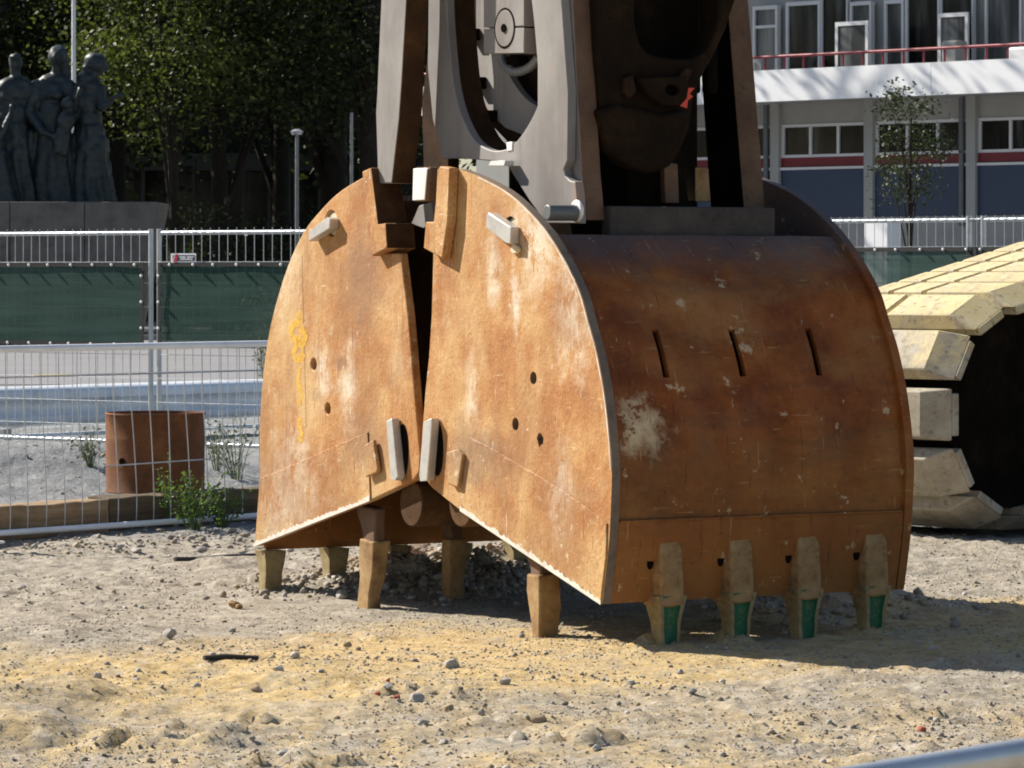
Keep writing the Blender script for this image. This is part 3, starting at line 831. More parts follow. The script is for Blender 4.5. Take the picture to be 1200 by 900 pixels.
shL['label'] = 'left half shell seen from its flat side'
spr = plate('side_plate', RO_L, r_holes, 0, PT, [MAT['side'], MAT['rim_steel']], shR, 0.006)
for p_ in spr.data.polygons:
    if abs(p_.normal.y) < 0.5 and p_.normal.x > 0: p_.material_index = 1
spr['label'] = 'front side plate with four round holes'
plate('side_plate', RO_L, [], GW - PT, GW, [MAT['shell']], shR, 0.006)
plate('side_plate', LO_L, l_holes, 0, PT, [MAT['side']], shL, 0.006)['label'] = 'front side plate with yellow paint scrawl'
plate('side_plate', LO_L, [], GW - PT, GW, [MAT['shell']], shL, 0.006)

# lip plates along the cutting edges (proud of the shells), wear strips on the slanted edges
zl = [p for p in r_arc if p[1] < 0.53]
arc_shell('lip_plate', zl, 0.004, 0.017, PT + 0.004, GW - PT - 0.004, MAT['shell'], shR, (), -1)
zl = [p for p in l_arc if p[1] < 0.45]
arc_shell('lip_plate', zl, 0.004, 0.017, PT + 0.004, GW - PT - 0.004, MAT['shell'], shL, (), 1)
def weld_bead(pts, rad, mat, parent):
    c = [Vector(p) for p in pts]
    n = max(8, int(sum((b - a).length for a, b in zip(c, c[1:])) / 0.012))
    L_ = [0.0]
    for a, b in zip(c, c[1:]): L_.append(L_[-1] + (b - a).length)
    out = []
    for k in range(n + 1):
        d_ = L_[-1] * k / n
        i_ = max(i for i in range(len(L_)) if L_[i] <= d_ + 1e-9); i_ = min(i_, len(c) - 2)
        out.append(c[i_].lerp(c[i_ + 1], (d_ - L_[i_]) / max(1e-9, L_[i_ + 1] - L_[i_])))
    bm = bmesh.new(); add_tube(bm, out, [rad * random.uniform(0.6, 1.25) for _ in out], 6)
    return link('weld_bead', bm_mesh('weld_bead', bm, 60), mat, parent)
z_l = 0.53; x_l = arc_x(r_arc, z_l) - 0.006
weld_bead([(x_l, PT + 0.01, z_l), (x_l, GW - PT - 0.01, z_l)], 0.008, MAT['shell'], shR)
weld_bead([(x - 0.012, PT + 0.004, z_) for x, z_ in r_arc[::6] if z_ > 0.15], 0.008, MAT['shell'], shR)
weld_bead([(a_, -0.003, b_) for a_, b_ in fp([(552, 513), (580, 528), (640, 563), (680, 589), (712, 614)])], 0.0045, MAT['side'], shR)
weld_bead([(a_, -0.003, b_) for a_, b_ in fp([(305.5, 562), (350, 543), (400, 521), (432, 507)])], 0.0045, MAT['side'], shL)
plate('lip_edge', fp([(540, 596.5), (540, 548), (552, 513), (580, 528), (640, 563), (680, 589), (712, 614), (711.5, 650), (705, 705)]), [], -0.007, -0.0005, MAT['side'], shR, 0.003)
plate('lip_edge', fp([(305.5, 562), (350, 543), (400, 521), (432, 507), (435, 584.5), (300, 637)]), [], -0.007, -0.0005, MAT['side'], shL, 0.003)
def ragged(a, b, w0, w1, n=70):
    top = [(a[0] + (b[0] - a[0]) * i / n, a[1] + (b[1] - a[1]) * i / n - random.uniform(w0, w1)) for i in range(n + 1)]
    bot = [(a[0] + (b[0] - a[0]) * i / n, a[1] + (b[1] - a[1]) * i / n + 1.2) for i in range(n + 1)]
    return top + bot[::-1]
plate('wear_strip', fp(ragged((541, 597.5), (706, 707.5), 2.0, 7.0)), [], -0.0105, -0.0075, MAT['worn_edge'], shR, 0)
plate('wear_strip', fp(ragged((299, 639.5), (435, 586), 2.0, 6.0)), [], -0.0105, -0.0075, MAT['worn_edge'], shL, 0)
# bright chafed rim along the curved edge of the right plate
rim_px = [(562, 207), (592, 223), (616, 243), (640, 270), (661, 303), (680, 342), (690, 378), (700, 414), (709, 463), (714.5, 512), (717, 550)]
rim = smooth_curve(rim_px, 6)
plate('rim_wear', fp([(x - 0.6, y + 0.6) for x, y in rim] + [(x - random.uniform(1.0, 2.0), y + 1.2) for x, y in rim[::-1]]), [], -0.0025, -0.0004, MAT['worn_edge'], shR, 0)

def strip(name, pts_px, wpx, y0, y1, mat, parent):
    a = [(x - wpx / 2, y) for x, y in pts_px]; b = [(x + wpx / 2, y) for x, y in pts_px]
    return plate(name, fp(a + b[::-1]), [], y0, y1, mat, parent, 0)
strip('weld_seam', [(352 + i * 0.5, 300 + i * 20) for i in range(11)], 4, -0.0014, -0.0004, MAT['side'], shL)

# yellow paint scrawl (strokes of one spray mark, flat paint)
def stroke(name, pts_px, width, mat, parent, y=-0.0015):
    c = smooth_curve(pts_px, 6)
    L, Rr = [], []
    for i, p in enumerate(c):
        a, b = c[max(0, i - 1)], c[min(len(c) - 1, i + 1)]
        d = Vector((2 * (b[0] - a[0]), b[1] - a[1])); d.normalize()
        ww = width * (0.75 + 0.5 * random.random())
        L.append((p[0] - d.y * ww / 4, p[1] + d.x * ww / 2)); Rr.append((p[0] + d.y * ww / 4, p[1] - d.x * ww / 2))
    bm = bmesh.new()
    va = [bm.verts.new((x, y, z)) for x, z in fp(L)]; vb = [bm.verts.new((x, y, z)) for x, z in fp(Rr)]
    for i in range(len(va) - 1): bm.faces.new((va[i], va[i + 1], vb[i + 1], vb[i]))
    return link(name, bm_mesh(name, bm), mat, parent)
m = Mat('faded_yellow_paint', 0.7, 0, 0.3)
m.color(m.ramp(m.noise(8, 6, 0.7), [(0.3, (0.66, 0.38, 0.05)), (0.7, (0.80, 0.50, 0.07))]))
al = m.ramp(m.noise(30, 8, 0.75), [(0.34, 0.1), (0.52, 0.8)])
m.lk(al, m.b.inputs['Alpha'])
MAT['paint_faded'] = m.m
stroke('paint_mark', [(350, 366), (352, 376), (344, 381), (341, 390), (346, 398), (353, 396)], 10, MAT['paint_faded'], shL)
stroke('paint_mark', [(352, 384), (358, 392), (356, 401), (349, 404), (345, 414), (350, 422), (357, 414)], 10, MAT['paint_faded'], shL)
stroke('paint_mark', [(352, 430), (350, 446), (353, 462), (351, 474)], 8, MAT['paint_faded'], shL)
stroke('paint_mark', [(351, 490), (352, 500), (354, 512), (350, 516)], 8, MAT['paint_faded'], shL)

# hanger bars, hook blocks
plate('hanger_bar', fp([(527, 195), (538, 197), (535.5, 260), (529, 303), (507.5, 291), (510, 260), (519, 260), (521.5, 238), (523.5, 199)]), [], -0.05, -0.001, MAT['side'], shR, 0.006)
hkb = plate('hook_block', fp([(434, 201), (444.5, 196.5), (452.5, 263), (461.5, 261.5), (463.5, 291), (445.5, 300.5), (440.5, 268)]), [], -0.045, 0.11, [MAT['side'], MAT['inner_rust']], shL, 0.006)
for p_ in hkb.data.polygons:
    if p_.normal.x > 0.6: p_.material_index = 1  # right-hand faces take a darker rust to deepen their shade
plate('stop_block', fp([(478, 196), (497, 195.5), (493.5, 236), (477, 236.5)]), [], 0.03, 0.185, MAT['bar_rust'], g, 0.012)
plate('stop_face', fp([(479.2, 197.5), (495.6, 197), (492.4, 234.5), (478.2, 235)]), [], 0.022, 0.0285, MAT['weld_white'], g, 0.004)
plate('guide_wedge', fp([(482, 262), (491, 241), (505, 237), (508, 262), (497, 268)], 0.2), [], 0.2, 0.24, MAT['steel'], g, 0.003)

# locking pins in their round holes
def disc(name, c, r, y0, y1, mat, parent):
    return plate(name, circle(c[0], c[1], r, None, 20), [], y0, y1, mat, parent, 0.003)
disc('pin_head', GF.front(599, 269), 0.052, 0.012, 0.14, MAT['pin_cream'], shR)
disc('pin_head', GF.front(388.5, 262), 0.056, 0.012, 0.14, MAT['pin_cream'], shL)
plate('locking_bar', fp([(580.5, 253), (583, 249), (609.5, 266.5), (608.5, 286), (603, 285), (580.5, 267)]), [], -0.047, -0.001, MAT['pin_steel'], shR, 0.004)
plate('locking_bar', fp([(372.5, 283), (373.5, 271), (394.5, 254.5), (398, 257), (397, 268)]), [], -0.052, -0.001, MAT['pin_steel'], shL, 0.004)
m_lump = [(603, 288), (606, 286), (610, 288), (612, 292), (609, 297), (604, 298), (601, 293)]
plate('weld_lump', fp(m_lump), [], -0.016, -0.0005, MAT['pin_cream'], shR, 0.005)
# upright latches over oval recesses, square pads
plate('latch_recess', circle(*GF.front(513, 526), 0.055, 0.125), [], -0.003, -0.0005, MAT['greasy_shade_iron'], shR, 0)
plate('latch_recess', circle(*GF.front(472.5, 528), 0.055, 0.125), [], -0.003, -0.0005, MAT['greasy_shade_iron'], shL, 0)
plate('latch_bar', fp([(506, 494), (515.5, 490), (516, 497), (510.5, 563), (502, 564), (501, 556)]), [], -0.045, -0.004, MAT['pin_steel'], shR, 0.004)
plate('latch_bar', fp([(462.5, 493), (469, 490), (476, 558), (473, 563), (467.5, 561)]), [], -0.045, -0.004, MAT['pin_steel'], shL, 0.004)
plate('square_pad', fp([(529, 530), (541.5, 526), (548, 533), (542, 572), (530.5, 567)]), [], -0.028, -0.008, MAT['side'], shR, 0.006)
plate('square_pad', fp([(432, 522), (443, 515), (448.5, 550), (447, 554), (434, 559)]), [], -0.028, -0.008, MAT['side'], shL, 0.006)

# teeth
def worn(name, bm, amt, sc):
    bmesh.ops.subdivide_edges(bm, edges=bm.edges[:], cuts=3, use_grid_fill=True)
    for v in bm.verts:
        v.co += Vector((mnoise.noise(v.co * sc), mnoise.noise(v.co * sc + Vector((9, 0, 0))), mnoise.noise(v.co * sc + Vector((0, 9, 0))))) * amt
    return bm_mesh(name, bm, 35)
def tooth_mesh(name, top=0.205, hw=(0.073, 0.066, 0.052, 0.047), ht=(0.058, 0.055, 0.045, 0.032), rec=0.016):
    zs = (top, top * 0.82, top * 0.42, -0.03)
    bm = bmesh.new()
    rings = []
    for z, a, b in zip(zs, hw, ht):
        r_ = rec if z not in (zs[0],) else 0.002
        rings.append([bm.verts.new((yy, xx, z)) for xx, yy in ((-a, -b), (a, -b), (a, b), (a * .68, b), (a * .58, b - r_), (-a * .58, b - r_), (-a * .68, b), (-a, b))])
    for A, B in zip(rings, rings[1:]):
        for k in range(8):
            f = bm.faces.new((A[k], A[(k + 1) % 8], B[(k + 1) % 8], B[k]))
            if k in (3, 4, 5): f.material_index = 1
    bm.faces.new(rings[0]); bm.faces.new(rings[-1][::-1])
    return worn(name, bm, 0.007, 12)
tm_r = tooth_mesh('tooth'); tm_r.materials.append(MAT['tooth_dust']); tm_r.materials.append(MAT['tooth_green'])
tm_l = tooth_mesh('tooth', hw=(0.060, 0.054, 0.045, 0.050)); tm_l.materials.append(MAT['tooth_dust']); tm_l.materials.append(MAT['clay_tan'])
def adapter_mesh():
    bm = bmesh.new()
    rings = []
    for z, a, b0, b1 in ((0.165, 0.078, -0.045, 0.075), (0.30, 0.070, 0.0, 0.072), (0.40, 0.060, 0.0, 0.062), (0.455, 0.050, 0.0, 0.035)):
        rings.append([bm.verts.new(p) for p in ((b0, -a, z), (b1, -a * .82, z), (b1, a * .82, z), (b0, a, z))])
    for A, B in zip(rings, rings[1:]):
        for k in range(4): bm.faces.new((A[k], A[(k + 1) % 4], B[(k + 1) % 4], B[k]))
    bm.faces.new(rings[0]); bm.faces.new(rings[-1][::-1])
    return worn('tooth_adapter', bm, 0.012, 10)
ad = adapter_mesh(); ad.materials.append(MAT['clay_tan'])
xr = arc_x(r_arc, 0.22) - 0.02
for px, py in ((776, 750), (858, 745), (937, 742), (1016, 737)):
    yy, _ = GF.side(px, py, xr)
    for nm, mm, px_off in (('tooth', tm_r, 0.03), ('tooth_adapter', ad, 0.012)):
        o = link(nm, mm, None, shR, (xr + px_off, yy, 0.0))
        bevel(o, 0.012 if nm == 'tooth_adapter' else 0.006, 2)
    p_ = plate('adapter_pin', circle(yy - 0.088, 0.355, 0.018, 0.038, 10), [], xr + 0.022, xr + 0.045, MAT['greasy_shade_iron'], shR, 0, 'x')
stroke_pts = [(884, 628), (889, 640), (882, 648), (889, 658), (887, 666)]
xl = arc_x(l_arc, 0.22) + 0.03
for k in range(5):
    yy = 0.075 + k * (GW - 0.15) / 4
    bevel(link('tooth', tm_l, None, shL, (xl, yy, 0.0), math.pi), 0.008, 2)
# teeth under the slanted side edges, each with its holder
def side_tooth(px0, px1, pxb0, pxb1, ytop, ybot, w0, w1, parent):
    (a0, zt), (a1, _), (b0, zb), (b1, _) = GF.front(px0, ytop, w0), GF.front(px1, ytop, w0), GF.front(pxb0, ybot, w0), GF.front(pxb1, ybot, w0)
    zb = -0.03
    bm = bmesh.new()
    T = [bm.verts.new(p) for p in ((a0, w0, zt), (a1, w0, zt), (a1, w1, zt), (a0, w1, zt))]
    B = [bm.verts.new(p) for p in ((b0, w0 + .005, zb), (b1, w0 + .005, zb), (b1, w1 - .012, zb), (b0, w1 - .012, zb))]
    for k in range(4): bm.faces.new((T[k], T[(k + 1) % 4], B[(k + 1) % 4], B[k]))
    bm.faces.new(T); bm.faces.new(B[::-1])
    bevel(link('tooth', worn('tooth', bm, 0.012, 9), MAT['clay_tan'], parent), 0.008)
    zt2 = zt + 0.16
    bm = bmesh.new()
    T2 = [bm.verts.new(p) for p in ((a0 - .07, w0 + .01, zt2), (a1 - .02, w0 + .01, zt2), (a1 - .02, w1 - .02, zt2), (a0 - .07, w1 - .02, zt2))]
    B2 = [bm.verts.new(p) for p in ((a0 + .01, w0 + .02, zt - .03), (a1 - .02, w0 + .02, zt - .03), (a1 - .02, w1 - .02, zt - .03), (a0 + .01, w1 - .02, zt - .03))]
    for k in range(4): bm.faces.new((T2[k], T2[(k + 1) % 4], B2[(k + 1) % 4], B2[k]))
    bm.faces.new(T2); bm.faces.new(B2[::-1])
    bevel(link('tooth_holder', worn('tooth_holder', bm, 0.015, 9), MAT['bar_rust'], parent), 0.01)
side_tooth(615, 631, 622, 631, 672, 733, 0.05, 0.17, shR)
side_tooth(421, 439, 417, 429, 632, 700, 0.05, 0.14, shL)
side_tooth(516, 527, 517, 525, 632, 690, 0.62, 0.72, shL)

# ribs and partition plates inside the shells
rib_r = [RO_L[0]] + [(x - 0.10, z - 0.03) for x, z in r_arc[::6] if z > 0.5] + fp([(640, 618), (600, 585), (560, 583), (520, 560), (505, 540)])
rib_l = [LO_L[0]] + [(x + 0.10, z - 0.03) for x, z in l_arc[::6] if z > 0.5] + fp([(345, 585), (400, 570), (440, 575), (470, 556), (480, 540)])
for w0 in (0.50, 1.02):
    plate('rib', rib_r, [], w0, w0 + 0.03, MAT['inner_rust'], shR, 0)
    plate('rib', rib_l, [], w0, w0 + 0.03, MAT['inner_rust'], shL, 0)
def drum_along_w(name, px, py, r, y0, y1, mat, parent, n=24):
    c = GF.front(px, py)
    bm = bmesh.new(); add_tube(bm, [(c[0], y0, c[1]), (c[0], y1, c[1])], r, n)
    return bevel(link(name, bm_mesh(name, bm, 40), mat, parent), 0.006)
drum_along_w('hinge_tube', 470, 590, 0.11, PT + .01, GW - PT - .01, MAT['inner_rust'], shL)
drum_along_w('hinge_tube', 528, 590, 0.11, PT + .01, GW - PT - .01, MAT['inner_rust'], shR)

# ------- arms and cylinder above
A_w = -0.005
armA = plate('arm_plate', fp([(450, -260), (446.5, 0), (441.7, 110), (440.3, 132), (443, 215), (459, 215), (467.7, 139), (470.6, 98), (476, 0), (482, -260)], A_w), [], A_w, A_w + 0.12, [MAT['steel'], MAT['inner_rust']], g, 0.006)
armA['label'] = 'narrow grey left arm plate'
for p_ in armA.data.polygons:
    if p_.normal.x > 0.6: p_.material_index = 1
arm2 = plate('arm_plate', fp([(497, 215), (494, 120), (502, 60), (506, 0), (508, -260), (525, -260), (525, 215)], 0.34), [], 0.34, 0.40, MAT['dark_rust'], g, 0.004)
Bw = 0.215
B_out = [(646, -260), (658, 0), (666, 110), (665, 188), (660.5, 198), (662, 206), (668, 211.5), (674, 213), (676, 230), (677, 262), (640, 262), (619, 233), (592, 190), (545, 186), (519, 186), (507, 140), (501, 80), (502, 0), (505, -260)]
B_hole = smooth_curve([(524, -20), (527, 60), (535, 118), (552, 159), (570, 174), (585, 176.5), (601, 170), (618, 148), (631, 120), (631, 95), (626, 30), (620, -20), (606, -120), (575, -150), (540, -120)], 4, True)
plate('arm_plate', fp(B_out, Bw), [fp(B_hole, Bw)], Bw, Bw + 0.045, MAT['steel'], g, 0.005)['label'] = 'grey arm plate with long oval opening'
b2 = fp([(660, -260), (671, 0), (677, 115), (682, 205), (687, 258), (630, 258), (630, -260)], Bw + 0.0455)
lp_ = plate('leg_plate', b2, [], Bw + 0.0455, Bw + 0.145, [MAT['bar_rust'], MAT['steel']], g, 0.006)
for p_ in lp_.data.polygons:
    if p_.normal.y < -0.9: p_.material_index = 1
hl = fp(B_hole, Bw)
hc_ = (sum(a for a, b in hl) / len(hl), sum(b for a, b in hl) / len(hl))
plate('opening_liner', [(hc_[0] + (a - hc_[0]) * 1.10, hc_[1] + (b - hc_[1]) * 1.05) for a, b in hl], [hl], Bw + 0.0455, Bw + 0.15, MAT['dark_rust'], g, 0)
yb, _ = GF.side(877, 256, -0.25)
for pw in (1.33,):
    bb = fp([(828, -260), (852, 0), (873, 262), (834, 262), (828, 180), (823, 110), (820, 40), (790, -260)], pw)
    lg_ = plate('leg_plate', bb, [], pw, pw + 0.12, [MAT['bar_rust'], MAT['greasy_shade_iron']], g, 0.006)
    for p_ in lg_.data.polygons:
        if p_.normal.y < -0.6: p_.material_index = 1  # inner face near-black, painting in the shadow of the front structure
# second plate and ring seen through the oval opening
ring_out = fp([(547, -150), (550, 0), (553, 72), (560, 108), (573, 132), (592, 150), (612, 158), (640, 160), (690, 150), (700, -150)], 0.42)
plate('inner_plate', ring_out, [fp(smooth_curve([(592, -60), (588, 40), (593, 78), (606, 104), (625, 122), (650, 126), (668, 100), (672, 20), (668, -60), (630, -110)], 4, True), 0.42)], 0.42, 0.46, MAT['steel'], g, 0.004)
plate('inner_plate', fp([(540, -150), (545, 60), (560, 130), (600, 172), (660, 176), (700, 150), (700, -150)], 0.55), [], 0.55, 0.60, MAT['dark_rust'], g, 0.004)
for i, (px, py, w_) in enumerate(((546, 40, 8), (553, 97, 9), (566, 136, 9))):
    c0 = fp([(px - w_ / 2, py - 7), (px + w_ / 2, py - 7), (px + w_ / 2, py + 7), (px - w_ / 2, py + 7)], 0.36)
    plate('spacer', c0, [], 0.366, 0.419, MAT['greasy_shade_iron'], g, 0.004)
# ram clamp with its round end cap
plate('clamp_block', fp([(566.5, 34), (614, 32.5), (614, 62), (566.5, 63)], 0.24), [], 0.24, 0.44, MAT['steel'], g, 0.004)
plate('clamp_block', fp([(566.5, -120), (614, -120), (614, 30.8), (566.5, 32.3)], 0.24), [], 0.24, 0.44, MAT['steel'], g, 0.004)
cc = GF.front(590.5, 33, 0.235)
plate('end_cap', circle(cc[0], cc[1], 0.084, None, 28), [], 0.2372, 0.2395, MAT['steel'], g, 0.001)
plate('cap_groove', circle(cc[0], cc[1], 0.094, None, 28), [circle(cc[0], cc[1], 0.0845, None, 28)], 0.2380, 0.2395, MAT['greasy_shade_iron'], g, 0)
plate('cap_bolt', circle(cc[0], cc[1], 0.020, None, 12), [circle(cc[0], cc[1], 0.009, None, 8)], 0.229, 0.2370, MAT['greasy_shade_iron'], g, 0.002)
c_ = fp([(588, 66), (592, 78), (606, 84), (622, 78), (632, 66)], 0.36)
tube('hose', [(x, 0.36, z) for x, z in smooth_curve(c_, 5)], 0.022, MAT['galvanised_dull'], g, 10)
c_ = fp([(600, 62), (598, 74), (602, 84), (604, 70)], 0.34)
plate('hose_fitting', fp([(593, 66), (607, 66), (607, 76), (593, 76)], 0.33), [], 0.33, 0.39, MAT['greasy_shade_iron'], g, 0.004)
plate('lug', fp([(572, 194), (575, 188.5), (592, 188), (591, 194)], 0.15), [], 0.15, 0.1995, MAT['weld_white'], g, 0.003)
plate('lug', fp([(593, 167), (600, 166), (600, 176), (594, 177)], 0.21), [], 0.21, 0.255, MAT['weld_white'], g, 0.002)
drum_along_w('boss', 630, 249, 0.036, PT + 0.004, Bw - 0.001, MAT['pipe_grey'], g)
drum_along_w('boss_ring', 630, 247, 0.050, Bw - 0.022, Bw - 0.004, MAT['weld_white'], g)

# cross beam on top of the right shell and the dark crosshead between the legs
zb0, zb1 = GF.side(780, 258, -0.30)[1], GF.side(780, 238, -0.30)[1]
XB = r_arc[0][0]
zb1 = GF.side(780, 242, XB - 0.06)[1]
box('cross_beam', XB - 0.13, XB - 0.05, 0.36, 1.24, zb1 - 0.14, zb1, MAT['beam_dark'], g, 0.01)
def sp(pts, x): return [GF.side(px, py, x) for px, py in pts]
XF = -0.62
cr_out = sp([(702, -260), (700, 0), (700, 60), (703, 120), (716, 160), (740, 192), (760, 200), (778, 196), (790, 190), (799, 172), (808, 150), (812, 118), (820, 95), (836, 66), (850, 36), (862, 0), (868, -260)], XF)
cr_hole = smooth_curve(sp([(744, 10), (748, 44), (757, 60), (776, 67), (806, 69), (826, 60), (838, 40), (843, 10), (840, -110), (800, -130), (750, -110)], XF), 4, True)
plate('crosshead', cr_out, [cr_hole], XF - 0.16, XF, MAT['crosshead_rust'], g, 0.01, 'x')
plate('crosshead_eye', sp([(742, 92), (795, 90), (800, 98), (797, 116), (790, 124), (770, 124), (752, 112)], XF + 0.0), [circle(*GF.side(780, 106, XF), 0.038, 0.024)], XF + 0.001, XF + 0.06, MAT['crosshead_rust'], g, 0.006, 'x')
for pts in ([(728, 92), (738, 88), (742, 108), (734, 116), (728, 108)], [(790, 92), (800, 80), (808, 82), (800, 100), (792, 102)]):
    plate('gusset', sp(pts, XF), [], XF + 0.001, XF + 0.03, MAT['dark_rust'], g, 0.004, 'x')
plate('crosshead_foot', sp([(704, 128), (724, 122), (752, 127), (776, 134), (806, 128), (809, 146), (800, 170), (786, 196), (764, 203), (740, 196), (716, 178)], XF + 0.05), [], XF - 0.05, XF + 0.05, MAT['crosshead_rust'], g, 0.02, 'x')
plate('paint_patch', sp([(796, 106), (803, 103), (814, 103), (808, 110), (812, 113), (806, 118), (805, 127), (797, 124)], XF + 0.052), [], XF + 0.0515, XF + 0.053, MAT['paint_red'], g, 0, 'x')
for k in range(5):
    yy, zz = GF.side(756 + 20 * k, 20, XF - 0.3)
    box('ram_rod', XF - 0.36, XF - 0.30, yy - 0.03, yy + 0.03, 2.42, 3.4, MAT['greasy_shade_iron'], g, 0.015)
plate('brace', sp([(800, 195), (830, 197), (833, 236), (806, 236)], -0.8), [], -0.84, -0.80, MAT['clay_tan'], g, 0.004, 'x')
plate('brace', sp([(778, 190), (794, 192), (796, 238), (780, 238)], -0.75), [], -0.79, -0.75, MAT['bar_rust'], g, 0.004, 'x')
# dark filling of the grab's middle; the upper box is shaped to block sun
box('centre_shade_fill', -2.0, -0.75, 0.45, 1.30, 0.62, 1.75, MAT['greasy_shade_iron'], g, 0.02)
box('centre_shade_fill', -1.9, -0.80, 0.62, 1.0, 1.75, 3.4, MAT['greasy_shade_iron'], g, 0.02)  # made wide enough to keep sun off the right leg plate
box('inner_cover', -0.95, -0.40, 0.30, 1.45, 1.62, 1.68, MAT['greasy_shade_iron'], g, 0.01)
box('deck_plate', -0.42, arc_x(r_arc, r_arc[0][1] - 0.001) - 0.03, PT + 0.002, GW - PT - 0.002, 1.655, 1.685, MAT['dark_rust'], g, 0.006)
box('head_frame', -2.1, -0.35, 0.15, 1.50, 3.45, 3.9, MAT['dark_rust'], g, 0.03)
tube('grab_stem', [(-1.25, 0.8, 3.85), (-1.25, 0.8, 5.6)], 0.26, MAT['dark_rust'], g, 20)

# ------------------------------------------------------------------ crawler track on the right
TF = Frame(3.06, 23.85, -45)    # x: shoe width direction (towards the right and nearer), y: along the track, away
tr_ = thing('crawler_track', 'dusty yellow crawler track of a large excavator, partly hidden behind the grab', 'track', (TF.X0, TF.Y0, 0), TF.a)
SWID, PITCH, RAD, TZ = 1.35, 0.385, 0.625, 0.755
def shoe_mesh(name, mat, chamfer=0.17):
    bm = bmesh.new()
    hb, ht = 0.155, 0.135
    add_box(bm, -SWID, -0.02, -hb + 0.03, hb - 0.03, -0.05, 0.0)
    cuts = [(-SWID + 0.02, -0.98), (-0.955, -0.72), (-0.695, -0.03)]
    for x0, x1 in cuts:
        c1 = chamfer if x1 > -0.1 else 0.006
        c0 = chamfer if x0 < -1.2 else 0.006
        B = [bm.verts.new(p) for p in ((x0, -hb, 0.001), (x1, -hb, 0.001), (x1, hb, 0.001), (x0, hb, 0.001))]
        T = [bm.verts.new(p) for p in ((x0 + c0, -ht, 0.095), (x1 - c1, -ht, 0.095), (x1 - c1, ht, 0.095), (x0 + c0, ht, 0.095))]
        for k in range(4): bm.faces.new((B[k], B[(k + 1) % 4], T[(k + 1) % 4], T[k]))
        bm.faces.new(T); bm.faces.new(B[::-1])
    me = bm_mesh(name, bm); me.materials.append(mat)
    return me
sm_w = shoe_mesh('track_shoe', MAT['shoe_worn'])
sm_y, sm_d = shoe_mesh('track_shoe', MAT['shoe_yellow']), shoe_mesh('track_shoe', MAT['shoe_dusty'])
slope = R(11.5)
dth = PITCH / (RAD + 0.02)
place = []
# round the idler: angle 0 = pointing straight forward (-y), positive up
th_top = R(90) + slope * 0 - R(0)
th = R(90) - slope
th = R(90 - 0) - 0.0
top_th = math.pi / 2 - slope         # where the sloping top run leaves the idler
ths = []
ths = [R(a_) for a_ in (64, 32, 0, -32, -63)]
for t in ths:
    place.append((-RAD * math.cos(t), TZ + RAD * math.sin(t), t))
def put_shoe(y, z, ang, me):
    o = link('track_shoe', me, None, tr_)
    # local z of the shoe points outwards at angle ang in the (-y, z) plane
    o.matrix_local = Matrix.Translation((0, y, z)) @ Matrix.Rotation(math.pi / 2 - ang, 4, 'X')
    bevel(o, 0.006, 1)
for i, (y, z, a) in enumerate(place): put_shoe(y, z, a, sm_y if a > R(50) else (sm_w if a > R(18) else sm_d))
y0, z0 = -RAD * math.cos(top_th), TZ + RAD * math.sin(top_th)
for k in range(13):
    s_ = 0.225 + 0.325 * k
    put_shoe(y0 + s_ * math.cos(slope), z0 + s_ * math.sin(slope), top_th, sm_y)
for k in range(9):
    put_shoe(0.02 + PITCH * (k + 0.4), TZ - RAD, -math.pi / 2, sm_d)
# wheels and frame inside
def wheel(name, y, z, r, x0, x1, mat, hub=0.3):
    bm = bmesh.new(); add_tube(bm, [(x0, y, z), (x1, y, z)], r, 36); w_ = bevel(link(name, bm_mesh(name, bm, 40), mat, tr_), 0.02)
    bm = bmesh.new(); add_tube(bm, [(x1, y, z), (x1 + 0.06, y, z)], [r * hub, r * hub * 0.8], 24); bevel(link('hub', bm_mesh('hub', bm, 40), mat, w_), 0.01)
    return w_
wheel('idler_wheel', 0, TZ, RAD - 0.09, -0.95, -0.30, MAT['greasy_shade_iron'])
for k in range(5): wheel('track_roller', 0.75 + 0.5 * k, TZ - RAD + 0.26, 0.19, -0.95, -0.42, MAT['greasy_shade_iron'], 0.5)
tube('idler_drum', [(-1.32, 0, TZ), (-0.10, 0, TZ)], RAD - 0.045, MAT['greasy_shade_iron'], tr_, 32)
box('track_frame', -0.95, -0.38, 0.45, 4.2, 0.45, 1.05, MAT['greasy_shade_iron'], tr_, 0.04)
box('track_frame_cap', -0.37, -0.30, 0.62, 4.0, 0.68, 0.80, MAT['inner_rust'], tr_, 0.02)
plate('chain_guard', [(-0.2, 0.25), (0.6, 0.20), (4.2, 0.20), (4.2, 2.12), (0.9, 1.46), (0.1, 1.30), (-0.25, 1.18), (-0.5, 0.9), (-0.52, 0.6)], [], -0.60, -0.56, MAT['greasy_shade_iron'], tr_, 0, 'x')
box('link_chain', -0.90, -0.62, -0.3, 4.2, 0.10, 0.20, MAT['greasy_shade_iron'], tr_, 0.02)
# the undercarriage and house that overhang the inner side of the track
exb = thing('excavator_body', 'dark excavator undercarriage beside the yellow track at the right edge', 'excavator', (TF.X0, TF.Y0, 0), TF.a)
box('carbody', 0.10, 2.4, 2.3, 5.6, 0.55, 1.45, MAT['greasy_shade_iron'], exb, 0.06)
box('house', -1.2, 3.4, 3.4, 7.4, 2.65, 4.6, MAT['greasy_shade_iron'], exb, 0.06)
tube('slew_ring', [(1.3, 4.2, 1.4), (1.3, 4.2, 2.7)], 0.9, MAT['greasy_shade_iron'], exb, 28)

